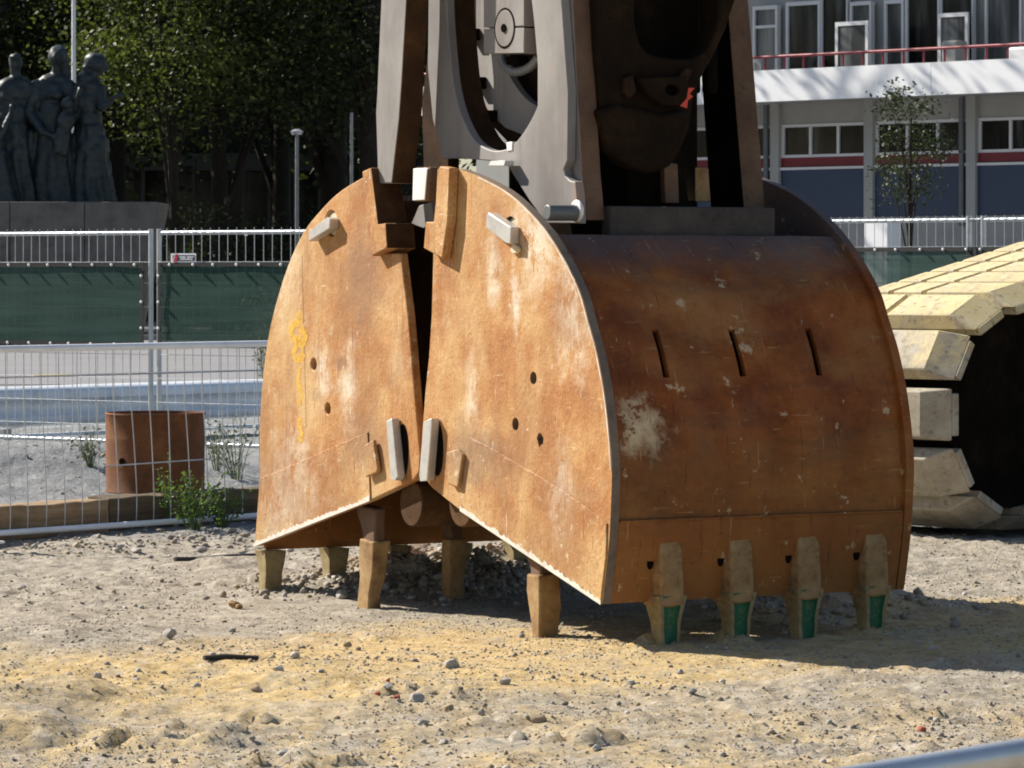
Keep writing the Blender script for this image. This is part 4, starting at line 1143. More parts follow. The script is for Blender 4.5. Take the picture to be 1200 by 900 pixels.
# ------------------------------------------------------------------ fences
def solve_line(P, D, px):
    """point of the ground line P + s D seen in image column px"""
    k = (px - 600) / F
    s = (k * P[1] - P[0]) / (D[0] - k * D[1])
    return s
def site_fence(px_left, P, D, length, ztop, zmid, zlow, znet, label, net=True, wire=0.10, down=0.16):
    s = solve_line(P, D, px_left)
    o = Vector((P[0] + D[0] * s, P[1] + D[1] * s, 0))
    ang = math.atan2(D[1], D[0])
    f = thing('site_fence', label, 'fence', o, ang, 'temporary mesh fence panels')
    gz = MAT['galvanised']
    for xx in (0.02, length - 0.02):
        tube('fence_post', [(xx, 0, 0.02), (xx, 0, ztop + 0.015)], 0.021, gz, f, 10)
    for zz in (ztop - 0.02, down):
        tube('fence_rail', [(0.02, 0, zz), (length - 0.02, 0, zz)], 0.018, gz, f, 10)
    bmw = bmesh.new(); add_tube(bmw, [(0, 0, 0), (0, 0, ztop + 0.02 - down)], 0.0031, 5)
    wm = bm_mesh('wire', bmw, 60); wm.materials.append(gz)
    n = int((length - 0.08) / wire)
    for k in range(1, n + 1):
        link('wire', wm, None, f, (0.03 + k * (length - 0.06) / (n + 1), -0.022 + random.uniform(-.002, .002), down))
    bmw = bmesh.new(); add_tube(bmw, [(0.02, 0, 0), (length - 0.02, 0, 0)], 0.0028, 5)
    hm = bm_mesh('cross_wire', bmw, 60); hm.materials.append(gz)
    for zz in np.arange(down + 0.14, zmid + 0.02, 0.2):
        link('cross_wire', hm, None, f, (0, -0.03, float(zz)))
    link('cross_wire', hm, None, f, (0, -0.03, zmid + 0.012))
    if net:
        nxs = 70
        vs, fs = [], []
        rows = 8
        for j in range(rows + 1):
            for i in range(nxs + 1):
                xx = 0.06 + (length - 0.12) * i / nxs
                zz = znet + (zmid - znet) * j / rows
                vs.append((xx, -0.042 - 0.005 * mnoise.noise(Vector((xx * 2.2, zz * 3, P[0]))), zz + (0.012 * mnoise.noise(Vector((xx * 5, 0, 1))) if j == 0 else 0)))
        for j in range(rows):
            for i in range(nxs):
                a = j * (nxs + 1) + i
                fs.append((a, a + 1, a + nxs + 2, a + nxs + 1))
        nt = link('netting', mesh_from('netting', vs, fs, True), MAT['netting'], f)
        for zz, nm in ((zmid - 0.004, 'net_hem'), (znet + 0.02, 'net_hem')):
            box(nm, 0.05, length - 0.05, -0.053, -0.049, zz - 0.022, zz + 0.012, MAT['black_band'], f)
        for xx in (0.055, length - 0.085):
            box('net_hem', xx, xx + 0.035, -0.057, -0.0535, znet, zmid, MAT['black_band'], f)
        bmw = bmesh.new(); bmesh.ops.create_uvsphere(bmw, u_segments=8, v_segments=5, radius=0.013)
        em = bm_mesh('eyelet', bmw, 60); em.materials.append(MAT['white_paint'])
        k = 0.2
        while k < length - 0.1:
            for zz in (zmid - 0.01, znet + 0.012):
                link('eyelet', em, None, f, (k + random.uniform(-.02, .02), -0.066, zz))
            k += 0.25
        for zz in np.arange(znet + 0.15, zmid - 0.1, 0.22):
            for xx in (0.07, length - 0.07): link('eyelet', em, None, f, (xx, -0.066, float(zz)))
    return f
FD = (0.79, -0.613)
FP = (-3.72, 34.0)
zt = lambda y, Y: HC - (y - HY) / F * Y
LW = 3.10
def left_fence(px, label):
    return site_fence(px, FP, FD, LW, zt(271, 34), zt(309, 34), 0, zt(404, 34), label)
left_fence(184.5, 'mesh fence panel with the small sign, green netting tied across its middle')
s183 = solve_line(FP, FD, 184.5)
sL = s183 - LW - 0.055
kx = FP[0] + FD[0] * sL; ky = FP[1] + FD[1] * sL
left_fence(kx / ky * F + 600, 'mesh fence panel at the left edge, in front of the bronze monument')
# small sign wired to the top mesh
sg = solve_line(FP, FD, 205)
sp0 = Vector((FP[0] + FD[0] * sg, FP[1] + FD[1] * sg, 0))
sgn = thing('fence_sign', 'small white rimmed sign with red shape and dark blue panel on the fence', 'sign', sp0, math.atan2(FD[1], FD[0]))
z0_, z1_ = zt(308, sp0.y), zt(297, sp0.y)
LL = 0.282
box('sign_board', 0, LL, -0.050, -0.046, z0_, z1_, MAT['sign_white'], sgn)
box('sign_panel', 0.022, LL - 0.012, -0.053, -0.0505, z0_ + 0.016, z1_ - 0.014, MAT['sign_blue'], sgn)
plate('sign_emblem', [(0.035, z0_ + 0.006), (0.072, z0_ + 0.006), (0.082, z1_ - 0.006), (0.055, z1_ - 0.006)], [], -0.056, -0.0535, MAT['sign_red'], sgn, 0)
plate('emblem_stripe', [(0.024, z0_ + 0.016), (0.032, z0_ + 0.016), (0.052, z1_ - 0.016), (0.046, z1_ - 0.016)], [], -0.056, -0.0535, MAT['sign_white'], sgn, 0)
bm = bmesh.new()
for row, (xa, xb, zc, hh) in enumerate(((0.095, 0.262, z1_ - 0.030, 0.007), (0.110, 0.245, z0_ + 0.031, 0.007))):
    xx = xa
    while xx < xb:
        wd = random.uniform(0.005, 0.010)
        if not (row == 0 and 0.168 < xx < 0.178):
            add_box(bm, xx, xx + wd, -0.0555, -0.0535, zc - hh * random.uniform(0.7, 1.1), zc + hh * random.uniform(0.5, 1.0))
        xx += wd + 0.0035
tag(link('sign_lettering', bm_mesh('sign_lettering', bm), MAT['sign_white'], sgn))
# right-hand fence behind the track
RD_ = (0.72, -0.694)
RP_ = (3.6, 34.0)
YR = 34.0
for px, lab in ((905, 'mesh fence panel between the grab and the crawler track'), (1133, 'mesh fence panel at the right edge above the crawler track')):
    s_ = solve_line(RP_, RD_, px)
    site_fence(px, RP_, RD_, 2.35, zt(255.5, YR), zt(291, YR), 0, zt(392, YR), lab, True, 0.095)

# crowd barrier in front of the sleepers
def crowd_barrier(P, D, px0, px1, ztop, zbot, label, wires, rad=0.021, mat='rail_galvanised', group=None):
    s0, s1 = solve_line(P, D, px0), solve_line(P, D, px1)
    o = Vector((P[0] + D[0] * s0, P[1] + D[1] * s0, 0))
    L = s1 - s0
    f = thing('crowd_barrier', label, 'barrier', o, math.atan2(D[1], D[0]), group)
    tube('top_rail', [(0, 0, ztop), (L, 0, ztop)], rad, MAT[mat], f, 16)
    tube('bottom_rail', [(0, 0, zbot), (L, 0, zbot)], rad * 0.9, MAT[mat], f, 12)
    for xx in (0, L): tube('end_post', [(xx, 0, zbot), (xx, 0, ztop)], rad, MAT[mat], f, 12)
    for xx in (0.25, L - 0.25):
        box('foot', xx - 0.025, xx + 0.025, -0.3, 0.3, max(0.0, zbot - 0.09), zbot - 0.02, MAT[mat], f, 0.01)
    return f, L
KBf, Lb = crowd_barrier((KB.x, KB.y), (KD.x, KD.y), -75, 345, 1.135, 0.035, 'galvanised crowd barrier of thin upright wires in front of the sleepers', 0)
s0 = solve_line(KB, KD, -75)
for i in range(20):
    px = -51 + i * 21.0 if i < 30 else 0
    sx = solve_line(KB, KD, px) - s0
    if sx > Lb - 0.03: break
    bow = 0.020 + random.uniform(-.008, .008)
    pts = [(sx - bow * (1 - 0.0), 0.022, 1.13), (sx - bow * 0.8, 0.022, 0.85), (sx + bow * 0.4, 0.022, 0.5), (sx + bow * 1.2, 0.022, 0.2), (sx + bow * 0.9, 0.022, 0.04)]
    bm = bmesh.new(); add_tube(bm, smooth_curve(pts, 3), 0.0034, 6)
    link('wire', bm_mesh('wire', bm, 60), MAT['galvanised'], KBf)
for zz, pa, pb in ((0.40, 125, 250),):
    a_, b_ = solve_line(KB, KD, pa) - s0, solve_line(KB, KD, pb) - s0
    tube('cross_wire', [(a_, 0.028, zz), (b_, 0.028, zz + 0.012)], 0.0045, MAT['galvanised'], KBf, 6)
tube('cross_wire', [(0, 0.028, 0.965), (Lb, 0.028, 0.965)], 0.006, MAT['galvanised'], KBf, 6)
# near barrier, only its top rail rises into the frame
NP = at(1100, 899, 5.2); ND = (0.655, 0.756)
NB, Ln = crowd_barrier((NP.x, NP.y), ND, 700, 1320, NP.z, 0.12, 'pale steel crowd barrier top rail close by at the lower right corner', 0, 0.0205, 'galvanised')
for k in range(1, 14):
    tube('bar', [(Ln * k / 14, 0, 0.14), (Ln * k / 14, 0, NP.z - 0.01)], 0.008, MAT['galvanised'], NB, 8)

# sleepers behind the barrier
def sleeper(pxa, pxb, off, ztop, mat, label):
    P = (KB.x + KN.x * off, KB.y + KN.y * off)
    sa, sb = solve_line(P, KD, pxa), solve_line(P, KD, pxb)
    bm = bmesh.new()
    n = 14
    rings = []
    for i in range(n + 1):
        x_ = (sb - sa) * i / n
        j = lambda: random.uniform(-0.006, 0.006)
        rings.append([bm.verts.new((x_, yy + j(), zz + j())) for yy, zz in ((0, -0.02), (0, ztop), (0.2, ztop + 0.004), (0.2, -0.02))])
    for A, B in zip(rings, rings[1:]):
        for k in range(4): bm.faces.new((A[k], A[(k + 1) % 4], B[(k + 1) % 4], B[k]))
    bm.faces.new(rings[0]); bm.faces.new(rings[-1][::-1])
    o = link('timber_sleeper', bm_mesh('timber_sleeper', bm), MAT[mat], None, (P[0] + KD.x * sa, P[1] + KD.y * sa, 0), math.atan2(KD.y, KD.x))
    bevel(o, 0.012, 2)
    tag(o, label, 'sleeper', 'timber sleepers edging the bank')
sleeper(-60, 127, 0.10, 0.185, 'timber', 'pale squared timber sleeper along the ground, left of the barrel')
sleeper(128.5, 330, 0.12, 0.195, 'timber_dark', 'dark weathered timber sleeper under the barrel and the weeds')

# rusty barrel cut down, standing behind the sleeper
bp = at(182, 580, 25.55)
bz = HC - (580 - HY) / F * 25.25
bm = bmesh.new()
rb, hb = 0.318, 0.515
prof = [(rb - .010, 0.0), (rb + .004, 0.006), (rb + .002, 0.02), (rb - .002, 0.03), (rb - .001, 0.16), (rb + .0015, 0.172), (rb - .001, 0.184), (rb, 0.34), (rb + .001, 0.352), (rb - .001, 0.364), (rb, hb - .02), (rb + .008, hb - .01), (rb + .006, hb), (rb - .008, hb), (rb - .012, hb - .02), (rb - .012, 0.05)]
rings = [[bm.verts.new((r_ * math.cos(2 * math.pi * k / 48), r_ * math.sin(2 * math.pi * k / 48), z_)) for k in range(48)] for r_, z_ in prof]
for A, B in zip(rings, rings[1:]):
    for k in range(48): bm.faces.new((A[k], A[(k + 1) % 48], B[(k + 1) % 48], B[k]))
bm.faces.new(rings[-1])
bd = thing('steel_barrel', 'rusty cut-down steel barrel standing behind the sleepers', 'barrel', (bp.x, bp.y, bz), 0)
link('barrel_body', bm_mesh('barrel_body', bm, 40), MAT['drum_rust'], bd)
hx, hz = (147.5 - 182) / F * 25.4, HC - (541 - HY) / F * 25.3 - bz
an = math.acos(max(-1, min(1, hx / rb)))
M_ = Matrix.Translation((rb * math.cos(-an), rb * math.sin(-an), hz)) @ Matrix.Rotation(-an, 4, 'Z') @ Matrix.Rotation(math.pi / 2, 4, 'Y')
bm = bmesh.new(); bmesh.ops.create_cone(bm, cap_ends=True, segments=16, radius1=0.024, radius2=0.024, depth=0.008, matrix=M_)
link('bung_hole', bm_mesh('bung_hole', bm), MAT['greasy_shade_iron'], bd)

# guard rail along the road, two beams on posts
GP = at(100, 451, 38.0); GP = Vector((GP.x, GP.y))
GD = KD
sa, sb = solve_line(GP, GD, -45), solve_line(GP, GD, 420)
gr = thing('guard_rail', 'long steel guard rail of two wave beams behind the fences', 'guard rail', (GP.x + GD.x * sa, GP.y + GD.y * sa, 0), math.atan2(GD.y, GD.x))
LG = sb - sa
wave = [(0.0, 0.0), (-0.03, 0.006), (-0.125, 0.035), (-0.132, 0.05), (-0.132, 0.085), (-0.03, 0.125), (-0.002, 0.145), (-0.002, 0.165), (-0.03, 0.185), (-0.132, 0.215), (-0.132, 0.26), (-0.125, 0.275), (-0.03, 0.304), (0.0, 0.31)]
def beam(z0, sc, x0, x1):
    P = [(a, z0 + b * sc) for a, b in wave]
    Q = [(a + 0.008, b) for a, b in P[::-1]]
    bm = bmesh.new()
    A = [bm.verts.new((x0, a, b)) for a, b in P + Q]; B = [bm.verts.new((x1, a, b)) for a, b in P + Q]
    n = len(A)
    for k in range(n): bm.faces.new((A[k], A[(k + 1) % n], B[(k + 1) % n], B[k]))
    return link('rail_beam', bm_mesh('rail_beam', bm, 50), MAT['rail_galvanised'], gr)
ztopg = zt(450, 38)
k = 0.0
while k < LG - 0.1:
    e = min(k + 4.0, LG)
    beam(ztopg - 0.40, 1.28, k, e - 0.003)
    k = e
for zz in (ztopg - 0.47, ztopg - 0.56):
    tube('lower_pipe', [(0, -0.05, zz), (LG, -0.05, zz)], 0.022, MAT['rail_galvanised'], gr, 10)
for k in np.arange(0.6, LG, 2.0):
    box('rail_post', k - 0.05, k + 0.05, 0.02, 0.14, -0.1, ztopg - 0.02, MAT['galvanised_dull'], gr, 0.005)

# second, plainer rail on the far side of the lane
fr = thing('far_rail', 'thin pale rail on posts beyond the guard rail, on the far side of the lane', 'rail', (GP.x + GD.x * sa + KN.x * 7, GP.y + GD.y * sa + KN.y * 7, 0), math.atan2(GD.y, GD.x))
for z0_, z1_ in ((0.30, 0.40), (0.50, 0.55)): box('rail_beam', -3, LG, -0.04, 0.0, z0_, z1_, MAT['rail_galvanised'], fr, 0.005)
for k in np.arange(0.6, LG, 2.0): box('rail_post', k - 0.04, k + 0.04, 0.002, 0.08, -0.1, 0.5, MAT['galvanised_dull'], fr, 0.005)

# ------------------------------------------------------------------ weeds
def leaves_np(centres, size, up=0.3, aspect=0.5):
    n = len(centres)
    d = rng.normal(0, 1, (n, 3)); d[:, 2] = d[:, 2] * 0.6 + up
    d /= np.linalg.norm(d, axis=1)[:, None]
    r = rng.normal(0, 1, (n, 3))
    s = np.cross(d, r); s /= np.linalg.norm(s, axis=1)[:, None] + 1e-9
    L = size * rng.uniform(0.6, 1.3, (n, 1))
    nrm = np.cross(d, s)
    v0 = centres - d * L * 0.5
    v1 = centres + s * L * aspect * 0.5 + nrm * L * 0.06
    v2 = centres + d * L * 0.5
    v3 = centres - s * L * aspect * 0.5 + nrm * L * 0.06
    V = np.stack([v0, v1, v2, v3], 1).reshape(-1, 3)
    Q = np.arange(n * 4).reshape(n, 4)
    return V, Q
def weed(px, py, Y, h, spread, nst, nleaf, lsize, mat, label, cat='weed', name='weed_plant', up=0.5, stem='stem_green'):
    p = at(px, py, Y)
    z = float(gh(p.x, p.y))
    root = thing(name, label, cat, (p.x, p.y, z))
    bm = bmesh.new(); cs = []
    for i in range(nst):
        a = random.random() * 6.28; sp_ = spread * random.uniform(0.2, 1.0); hh = h * random.uniform(0.45, 1.0)
        pts = [(0.15 * sp_ * math.cos(a), 0.15 * sp_ * math.sin(a), -0.01), (0.5 * sp_ * math.cos(a), 0.5 * sp_ * math.sin(a), hh * 0.55), (sp_ * math.cos(a), sp_ * math.sin(a), hh)]
        c = smooth_curve(pts, 5)
        add_tube(bm, c, [0.004 * (1 - 0.7 * k / len(c)) for k in range(len(c))], 4)
        for k in range(nleaf):
            q_ = c[int(random.uniform(0.25, 0.999) * len(c))]
            cs.append((q_[0] + random.gauss(0, lsize * 0.8), q_[1] + random.gauss(0, lsize * 0.8), q_[2] + random.gauss(0, lsize * 0.6)))
    link('stem', bm_mesh('stem', bm, 60), MAT[stem], root)
    V, Q = leaves_np(np.array(cs), lsize, up)
    tag(link('foliage', np_mesh('foliage', V, Q), MAT[mat], root), kind='stuff')
    return root
weed(228, 612, 24.75, 0.36, 0.24, 20, 22, 0.034, 'leaf_weed', 'bright green leafy weed growing in front of the barrel')
weed(262, 608, 25.0, 0.25, 0.22, 16, 20, 0.030, 'leaf_weed', 'low dark green weed between the barrel and the left shell')
weed(200, 600, 24.95, 0.50, 0.10, 6, 16, 0.026, 'leaf_weed', 'tall thin weed stalks against the barrel face')
weed(106, 575, 27.0, 0.28, 0.16, 12, 20, 0.028, 'leaf_dusty', 'dusty grey green weed left of the barrel')
weed(278, 560, 27.2, 0.50, 0.22, 12, 20, 0.030, 'leaf_dusty', 'tall pale grey weed on the bank right of the barrel')
weed(255, 565, 27.6, 0.38, 0.16, 8, 16, 0.028, 'leaf_dusty', 'small pale weed tuft on the bank just behind the barrel')
weed(312, 400, 52.0, 1.55, 0.40, 26, 26, 0.05, 'leaf_dry', 'dry pale shrub with seed heads behind the fence', 'shrub', 'dry_shrub')

# ------------------------------------------------------------------ trees
def tree(px, py, Y, height, crown_r, crown_z, nleaf, lsize, mat, label, trunk_r=0.22, clumps=40, lean=0.0, squash=0.9, name='broadleaf_tree', group=None, X=None, lo=None):
    p = at(px, py, Y)
    if X is not None: p.x = X
    root = thing(name, label, 'tree', (p.x, Y, 0), 0, group)
    bm = bmesh.new()
    top = Vector((lean, 0, height * 0.8))
    trunk = [(0, 0, -0.1), (lean * 0.15, 0.05, height * 0.15), (lean * 0.4, -0.05, height * 0.4), (lean * 0.8, 0, height * 0.65), tuple(top)]
    c = smooth_curve(trunk, 4)
    add_tube(bm, c, [trunk_r * (1.15 - 0.85 * k / (len(c) - 1)) for k in range(len(c))], 9)
    cen = np.zeros((clumps, 3)); 
    for i in range(clumps):
        v = rng.normal(0, 1, 3); v /= np.linalg.norm(v)
        rr = crown_r * rng.uniform(0.35, 1.0) ** 0.6
        cen[i] = (lean * 0.7 + v[0] * rr, v[1] * rr, crown_z + v[2] * rr * squash)
    if lo is not None: cen[:, 2] = np.maximum(cen[:, 2], lo + rng.uniform(0, 0.8, clumps))
    for i in range(0, clumps, 5):
        t_ = rng.uniform(0.3, 0.8)
        b0 = Vector(c[int(t_ * (len(c) - 1))]); b1 = Vector(cen[i])
        mid = b0.lerp(b1, 0.5) + Vector((0, 0, 0.06 * height * rng.uniform(0.2, 1)))
        rad = trunk_r * 0.38
        add_tube(bm, smooth_curve([tuple(b0), tuple(mid), tuple(b1)], 4), [rad * (1 - 0.8 * k / 8) for k in range(9)], 6)
    link('trunk', bm_mesh('trunk', bm, 60), MAT['bark'], root)
    which = rng.integers(0, clumps, nleaf)
    csz = crown_r * rng.uniform(0.16, 0.32, clumps)
    pos = cen[which] + rng.normal(0, 1, (nleaf, 3)) * csz[which][:, None] * np.array([1, 1, 0.7])
    V, Q = leaves_np(pos, lsize, 0.15, 0.55)
    tag(link('crown', np_mesh('crown', V, Q), MAT[mat], root), kind='stuff')
    return root
G_ = 'tall trees behind the monument'
tree(388, 0, 104, 15, 4.4, 10.0, 26000, 0.17, 'leaf_green', 'dark broad tree with thick forked trunk left of the arms', 0.42, 60, 0.3, 0.9, group=G_, lo=6.0)
tree(262, 0, 101, 14, 3.9, 9.3, 26000, 0.16, 'leaf_green', 'dense dark tree in the middle of the tree row', 0.26, 60, -0.4, 0.95, group=G_, lo=5.2)
tree(205, 0, 97, 12, 2.6, 8.0, 15000, 0.15, 'leaf_light', 'lighter green tree with hanging boughs right of the monument', 0.16, 46, -0.1, 1.2, group=G_, lo=3.9)
tree(135, 0, 108, 15, 4.2, 9.5, 24000, 0.17, 'leaf_green', 'dark tree rising behind the headscarf statue', 0.3, 60, 0.2, 0.9, group=G_, lo=5.5)
tree(45, 0, 112, 16, 4.8, 9.6, 24000, 0.18, 'leaf_green', 'dark tree rising behind the mother and child statue', 0.32, 60, 0.2, 0.95, group=G_, lo=4.6)
tree(-45, 0, 108, 16, 4.8, 10.0, 20000, 0.18, 'leaf_green', 'dark tree at the left edge behind the broad statue', 0.34, 60, 0.2, 0.9, group=G_, lo=4.6)
tree(330, 0, 112, 16, 4.6, 10.6, 22000, 0.18, 'leaf_green', 'dark tree standing behind the slim street lamp', 0.3, 60, 0.0, 0.9, group=G_, lo=6.2)
tree(432, 0, 98, 15, 3.6, 8.6, 22000, 0.17, 'leaf_green', 'dark tree hanging just left of the grey arm plate', 0.3, 60, 0.0, 1.0, group=G_, lo=4.6)
tree(455, 0, 112, 16, 4.4, 9.6, 20000, 0.18, 'leaf_green', 'dark tree seen just left of the left arm plate', 0.3, 60, 0.0, 0.95, group=G_, lo=5.0)
# neighbours of the row beyond the left edge: they throw the shade that lies on the monument and the houses
for X_, Y_ in ((-20.5, 105), (-24, 112), (-31, 104), (-14, 122), (-4, 124), (-22, 126)):
    tree(0, 0, Y_, 17, 5.2, 9.5, 9000, 0.34, 'leaf_green', 'large tree of the row beyond the left edge', 0.4, 60, 0.2, 1.0, group='trees beyond the left edge', X=X_, lo=3.0)
for X_, Y_, H_ in ((-36, 12, 17), (-40, 24, 18), (-44, 36, 18), (-43, 48, 17), (-46, 60, 18), (-44, 72, 18), (-40, 84, 18), (-36, 94, 17)):  # unseen trees added to block the bright low sky
    tree(0, 0, Y_, H_, 6.0, 9.0, 4200, 0.62, 'leaf_dark', 'added sky-screening tree far beyond the left edge', 0.45, 60, 0.2, 1.15, group='added sky-screening trees beyond the left edge', X=X_, lo=1.6)
tree(512, 0, 84, 15.5, 3.0, 12.8, 1300, 0.26, 'leaf_green', 'tall tree rising behind the grab arms', 0.28, 34, 0.4, 0.95, group=G_, lo=9.6)
tree(1064, 0, 62, 5.0, 0.62, 3.4, 2200, 0.07, 'leaf_dark', 'young slender street tree in front of the white building', 0.045, 50, 0.05, 1.8, 'young_tree', lo=2.75)
# shrubs under the tree row
for i, (px, Y_, h_) in enumerate(((215, 98, 3.4), (290, 102, 3.2), (150, 104, 3.4), (420, 102, 3.6), (360, 106, 3.2))):
    weed(px, 400, Y_, h_, 1.5, 50, 30, 0.16, 'leaf_dark', ['dark shrub below the hanging boughs', 'dark shrub under the middle tree', 'dark shrub behind the monument plinth', 'dark shrub under the forked tree', 'dark shrub behind the slim lamp'][i], 'shrub', 'dark_shrub', 0.4, 'bark')

# ------------------------------------------------------------------ lamps
def lamp_post(px, pyt, Y, rad, label, head=None, mat='galvanised_dull', name='street_lamp', cat='lamp post'):
    p = at(px, pyt, Y)
    r_ = thing(name, label, cat, (p.x, Y, 0))
    tube('pole', [(0, 0, 0), (0, 0, p.z * 0.5), (0, 0, p.z)], [rad * 1.25, rad, rad * 0.9], MAT[mat], r_, 12)
    if head:
        tube('lamp_head', [(0, 0, p.z - 0.02), (0, 0, p.z + head * 0.25), (0, 0, p.z + head * 0.45)], [head * 0.45, head * 0.6, head * 0.2], MAT['galvanised'], r_, 14)
    return r_
lamp_post(86.5, -60, 95, 0.055, 'tall plain grey pole rising behind the statues', None, 'rail_galvanised', 'tall_pole', 'pole')
lamp_post(348, 157, 88, 0.042, 'slim grey street lamp with a small round head', 0.24)
lamp_post(412, 132, 92, 0.04, 'thin grey pole just left of the grab top', None, 'galvanised_dull', 'thin_pole', 'pole')

# ------------------------------------------------------------------ monument: plinth and bronze figures
MY = 86.0
MS = F / MY          # photo pixels per metre there
mz = lambda py: HC - (py - HY) / MS
mx = lambda px: (px - 600) / MS
pl = thing('monument_plinth', 'long dark stone plinth flaring out at its upper right end', 'plinth', (mx(90), MY, 0))
zt_, X0_ = mz(238), mx(90)
def pl_box(name, x0t, x1t, x0b, x1b, y0, y1, z0, z1, mat):
    bm = bmesh.new()
    B = [bm.verts.new(p) for p in ((x0b, y0, z0), (x1b, y0, z0), (x1b, y1, z0), (x0b, y1, z0))]
    T = [bm.verts.new(p) for p in ((x0t, y0, z1), (x1t, y0, z1), (x1t, y1, z1), (x0t, y1, z1))]
    for k in range(4): bm.faces.new((B[k], B[(k + 1) % 4], T[(k + 1) % 4], T[k]))
    bm.faces.new(B[::-1]); bm.faces.new(T)
    bevel(link(name, bm_mesh(name, bm), MAT[mat], pl), 0.02)
cuts = [-120, -30, 22, 108, 191]
for i, (a, b) in enumerate(zip(cuts, cuts[1:])):
    last = b == 191
    pl_box('stone_block', mx(a) - X0_ + .012, mx(b) - X0_ - (0 if last else .0), mx(a) - X0_ + .012, mx(b) - X0_ - (0.62 if last else 0), -1.6, 1.6, 0.0, zt_, 'granite')

def blob_statue(name, label, px, py_foot, prims, relief=0.02, group=None, rot=0.0):
    """one continuous cast figure: capsules and ellipsoids merged by a voxel remesh; coordinates are photo pixels from the foot point, y in metres"""
    bm = bmesh.new()
    def cap(p0, r0, p1, r1, n=14):
        P0 = Vector((p0[0] / MS, p0[1], p0[2] / MS)); P1 = Vector((p1[0] / MS, p1[1], p1[2] / MS))
        r0 /= MS; r1 /= MS
        add_tube(bm, [P0.lerp(P1, k / 5) for k in range(6)], [r0 + (r1 - r0) * k / 5 for k in range(6)], n)
        for P_, r_ in ((P0, r0), (P1, r1)):
            bmesh.ops.create_uvsphere(bm, u_segments=12, v_segments=8, radius=r_, matrix=Matrix.Translation(P_))
    def ell(c, r, tilt=0.0):
        M = Matrix.Translation((c[0] / MS, c[1], c[2] / MS)) @ Matrix.Rotation(tilt, 4, 'Y') @ Matrix.Diagonal((r[0] / MS, r[1] / MS, r[2] / MS, 1))
        bmesh.ops.create_uvsphere(bm, u_segments=16, v_segments=10, radius=1.0, matrix=M)
    def robe(cx0, cx1, z0, z1, w0, w1, d0, d1, folds=9, amp=0.09, yc=0.0):
        rings = []
        for k in range(13):
            t = k / 12
            ring = []
            for j in range(48):
                a = 2 * math.pi * j / 48
                f_ = 1 + amp * (1 - t * 0.7) * math.sin(folds * a + 1.5 * math.sin(t * 3))
                cx = cx0 + (cx1 - cx0) * t
                ring.append(bm.verts.new(((cx + (w0 + (w1 - w0) * t) * math.cos(a) * f_) / MS, yc + (d0 + (d1 - d0) * t) * math.sin(a) * f_ / MS, (z0 + (z1 - z0) * t) / MS)))
            rings.append(ring)
        for A, B in zip(rings, rings[1:]):
            for j in range(48): bm.faces.new((A[j], A[(j + 1) % 48], B[(j + 1) % 48], B[j]))
        bm.faces.new(rings[0][::-1]); bm.faces.new(rings[-1])
    for pr in prims:
        {'cap': cap, 'ell': ell, 'robe': robe}[pr[0]](*pr[1:])
    me = bm_mesh(name, bm)
    o = link(name, me, MAT['bronze'], None, (mx(px), MY, mz(py_foot) - 0.03), rot)
    o.scale = (1.14, 1.3, 1.0)
    r_ = o.modifiers.new('fuse', 'REMESH'); r_.mode = 'VOXEL'; r_.voxel_size = 0.035; r_.use_smooth_shade = True
    d_ = o.modifiers.new('drape', 'DISPLACE')
    if 'folds' not in bpy.data.textures:
        tx = bpy.data.textures.new('folds', 'CLOUDS'); tx.noise_scale = 0.16; tx.noise_depth = 2
    d_.texture = bpy.data.textures['folds']; d_.strength = 0.055; d_.mid_level = 0.5
    s_ = o.modifiers.new('soften', 'SMOOTH'); s_.iterations = 1; s_.factor = 0.5
    tag(o, label, 'statue', group)
    return o
GS = 'bronze figures on the plinth'
# broad man seen from behind at the left
blob_statue('bronze_statue', 'bronze broad shouldered man seen from behind, leftmost on the plinth', 16, 238, [
    ('robe', 2, 0, 0, 95, 24, 16, 15, 12, 9, 0.13), ('ell', (0, 0, 105), (17, 11, 24)), ('ell', (-2, 0, 130), (20, 11, 20)), ('ell', (1, 0, 141), (19, 9, 9)),
    ('cap', (-17, 0, 136), 6.5, (-22, 0.05, 104), 5.5), ('cap', (-22, 0.05, 104), 5.5, (-16, -0.15, 84), 4), ('cap', (18, 0, 136), 6.5, (21, 0.0, 106), 5.5), ('cap', (21, 0, 106), 5.5, (12, 0.2, 88), 4),
    ('cap', (2, 0, 145), 5.5, (2, 0, 158), 5.5), ('ell', (2, 0, 167), (7.5, 8.5, 10)), ('ell', (2, -0.12, 172), (6.5, 5, 5))], group=GS)
# crouching figure with raised hand low at the far left
blob_statue('bronze_statue', 'bronze crouching figure raising one hand, low at the left edge', 4, 238, [
    ('robe', 0, -4, 0, 62, 22, 12, 14, 10, 6, 0.1, -0.35), ('ell', (-6, -0.35, 66), (12, 10, 18)), ('ell', (-8, -0.35, 90), (7, 8, 9)), ('cap', (-2, -0.35, 72), 5, (4, -0.4, 86), 4.2), ('cap', (4, -0.4, 86), 4.0, (10, -0.4, 106), 2.8),
    ('ell', (11, -0.4, 112), (3.5, 2, 4.5)), ('cap', (9, -0.4, 114), 1.1, (6.5, -0.4, 118), 0.9), ('cap', (11, -0.4, 115), 1.1, (10.5, -0.4, 121), 0.9), ('cap', (13, -0.4, 114), 1.1, (14, -0.4, 119), 0.9), ('cap', (14, -0.4, 111), 1.1, (17, -0.4, 114), 0.9)], group=GS)
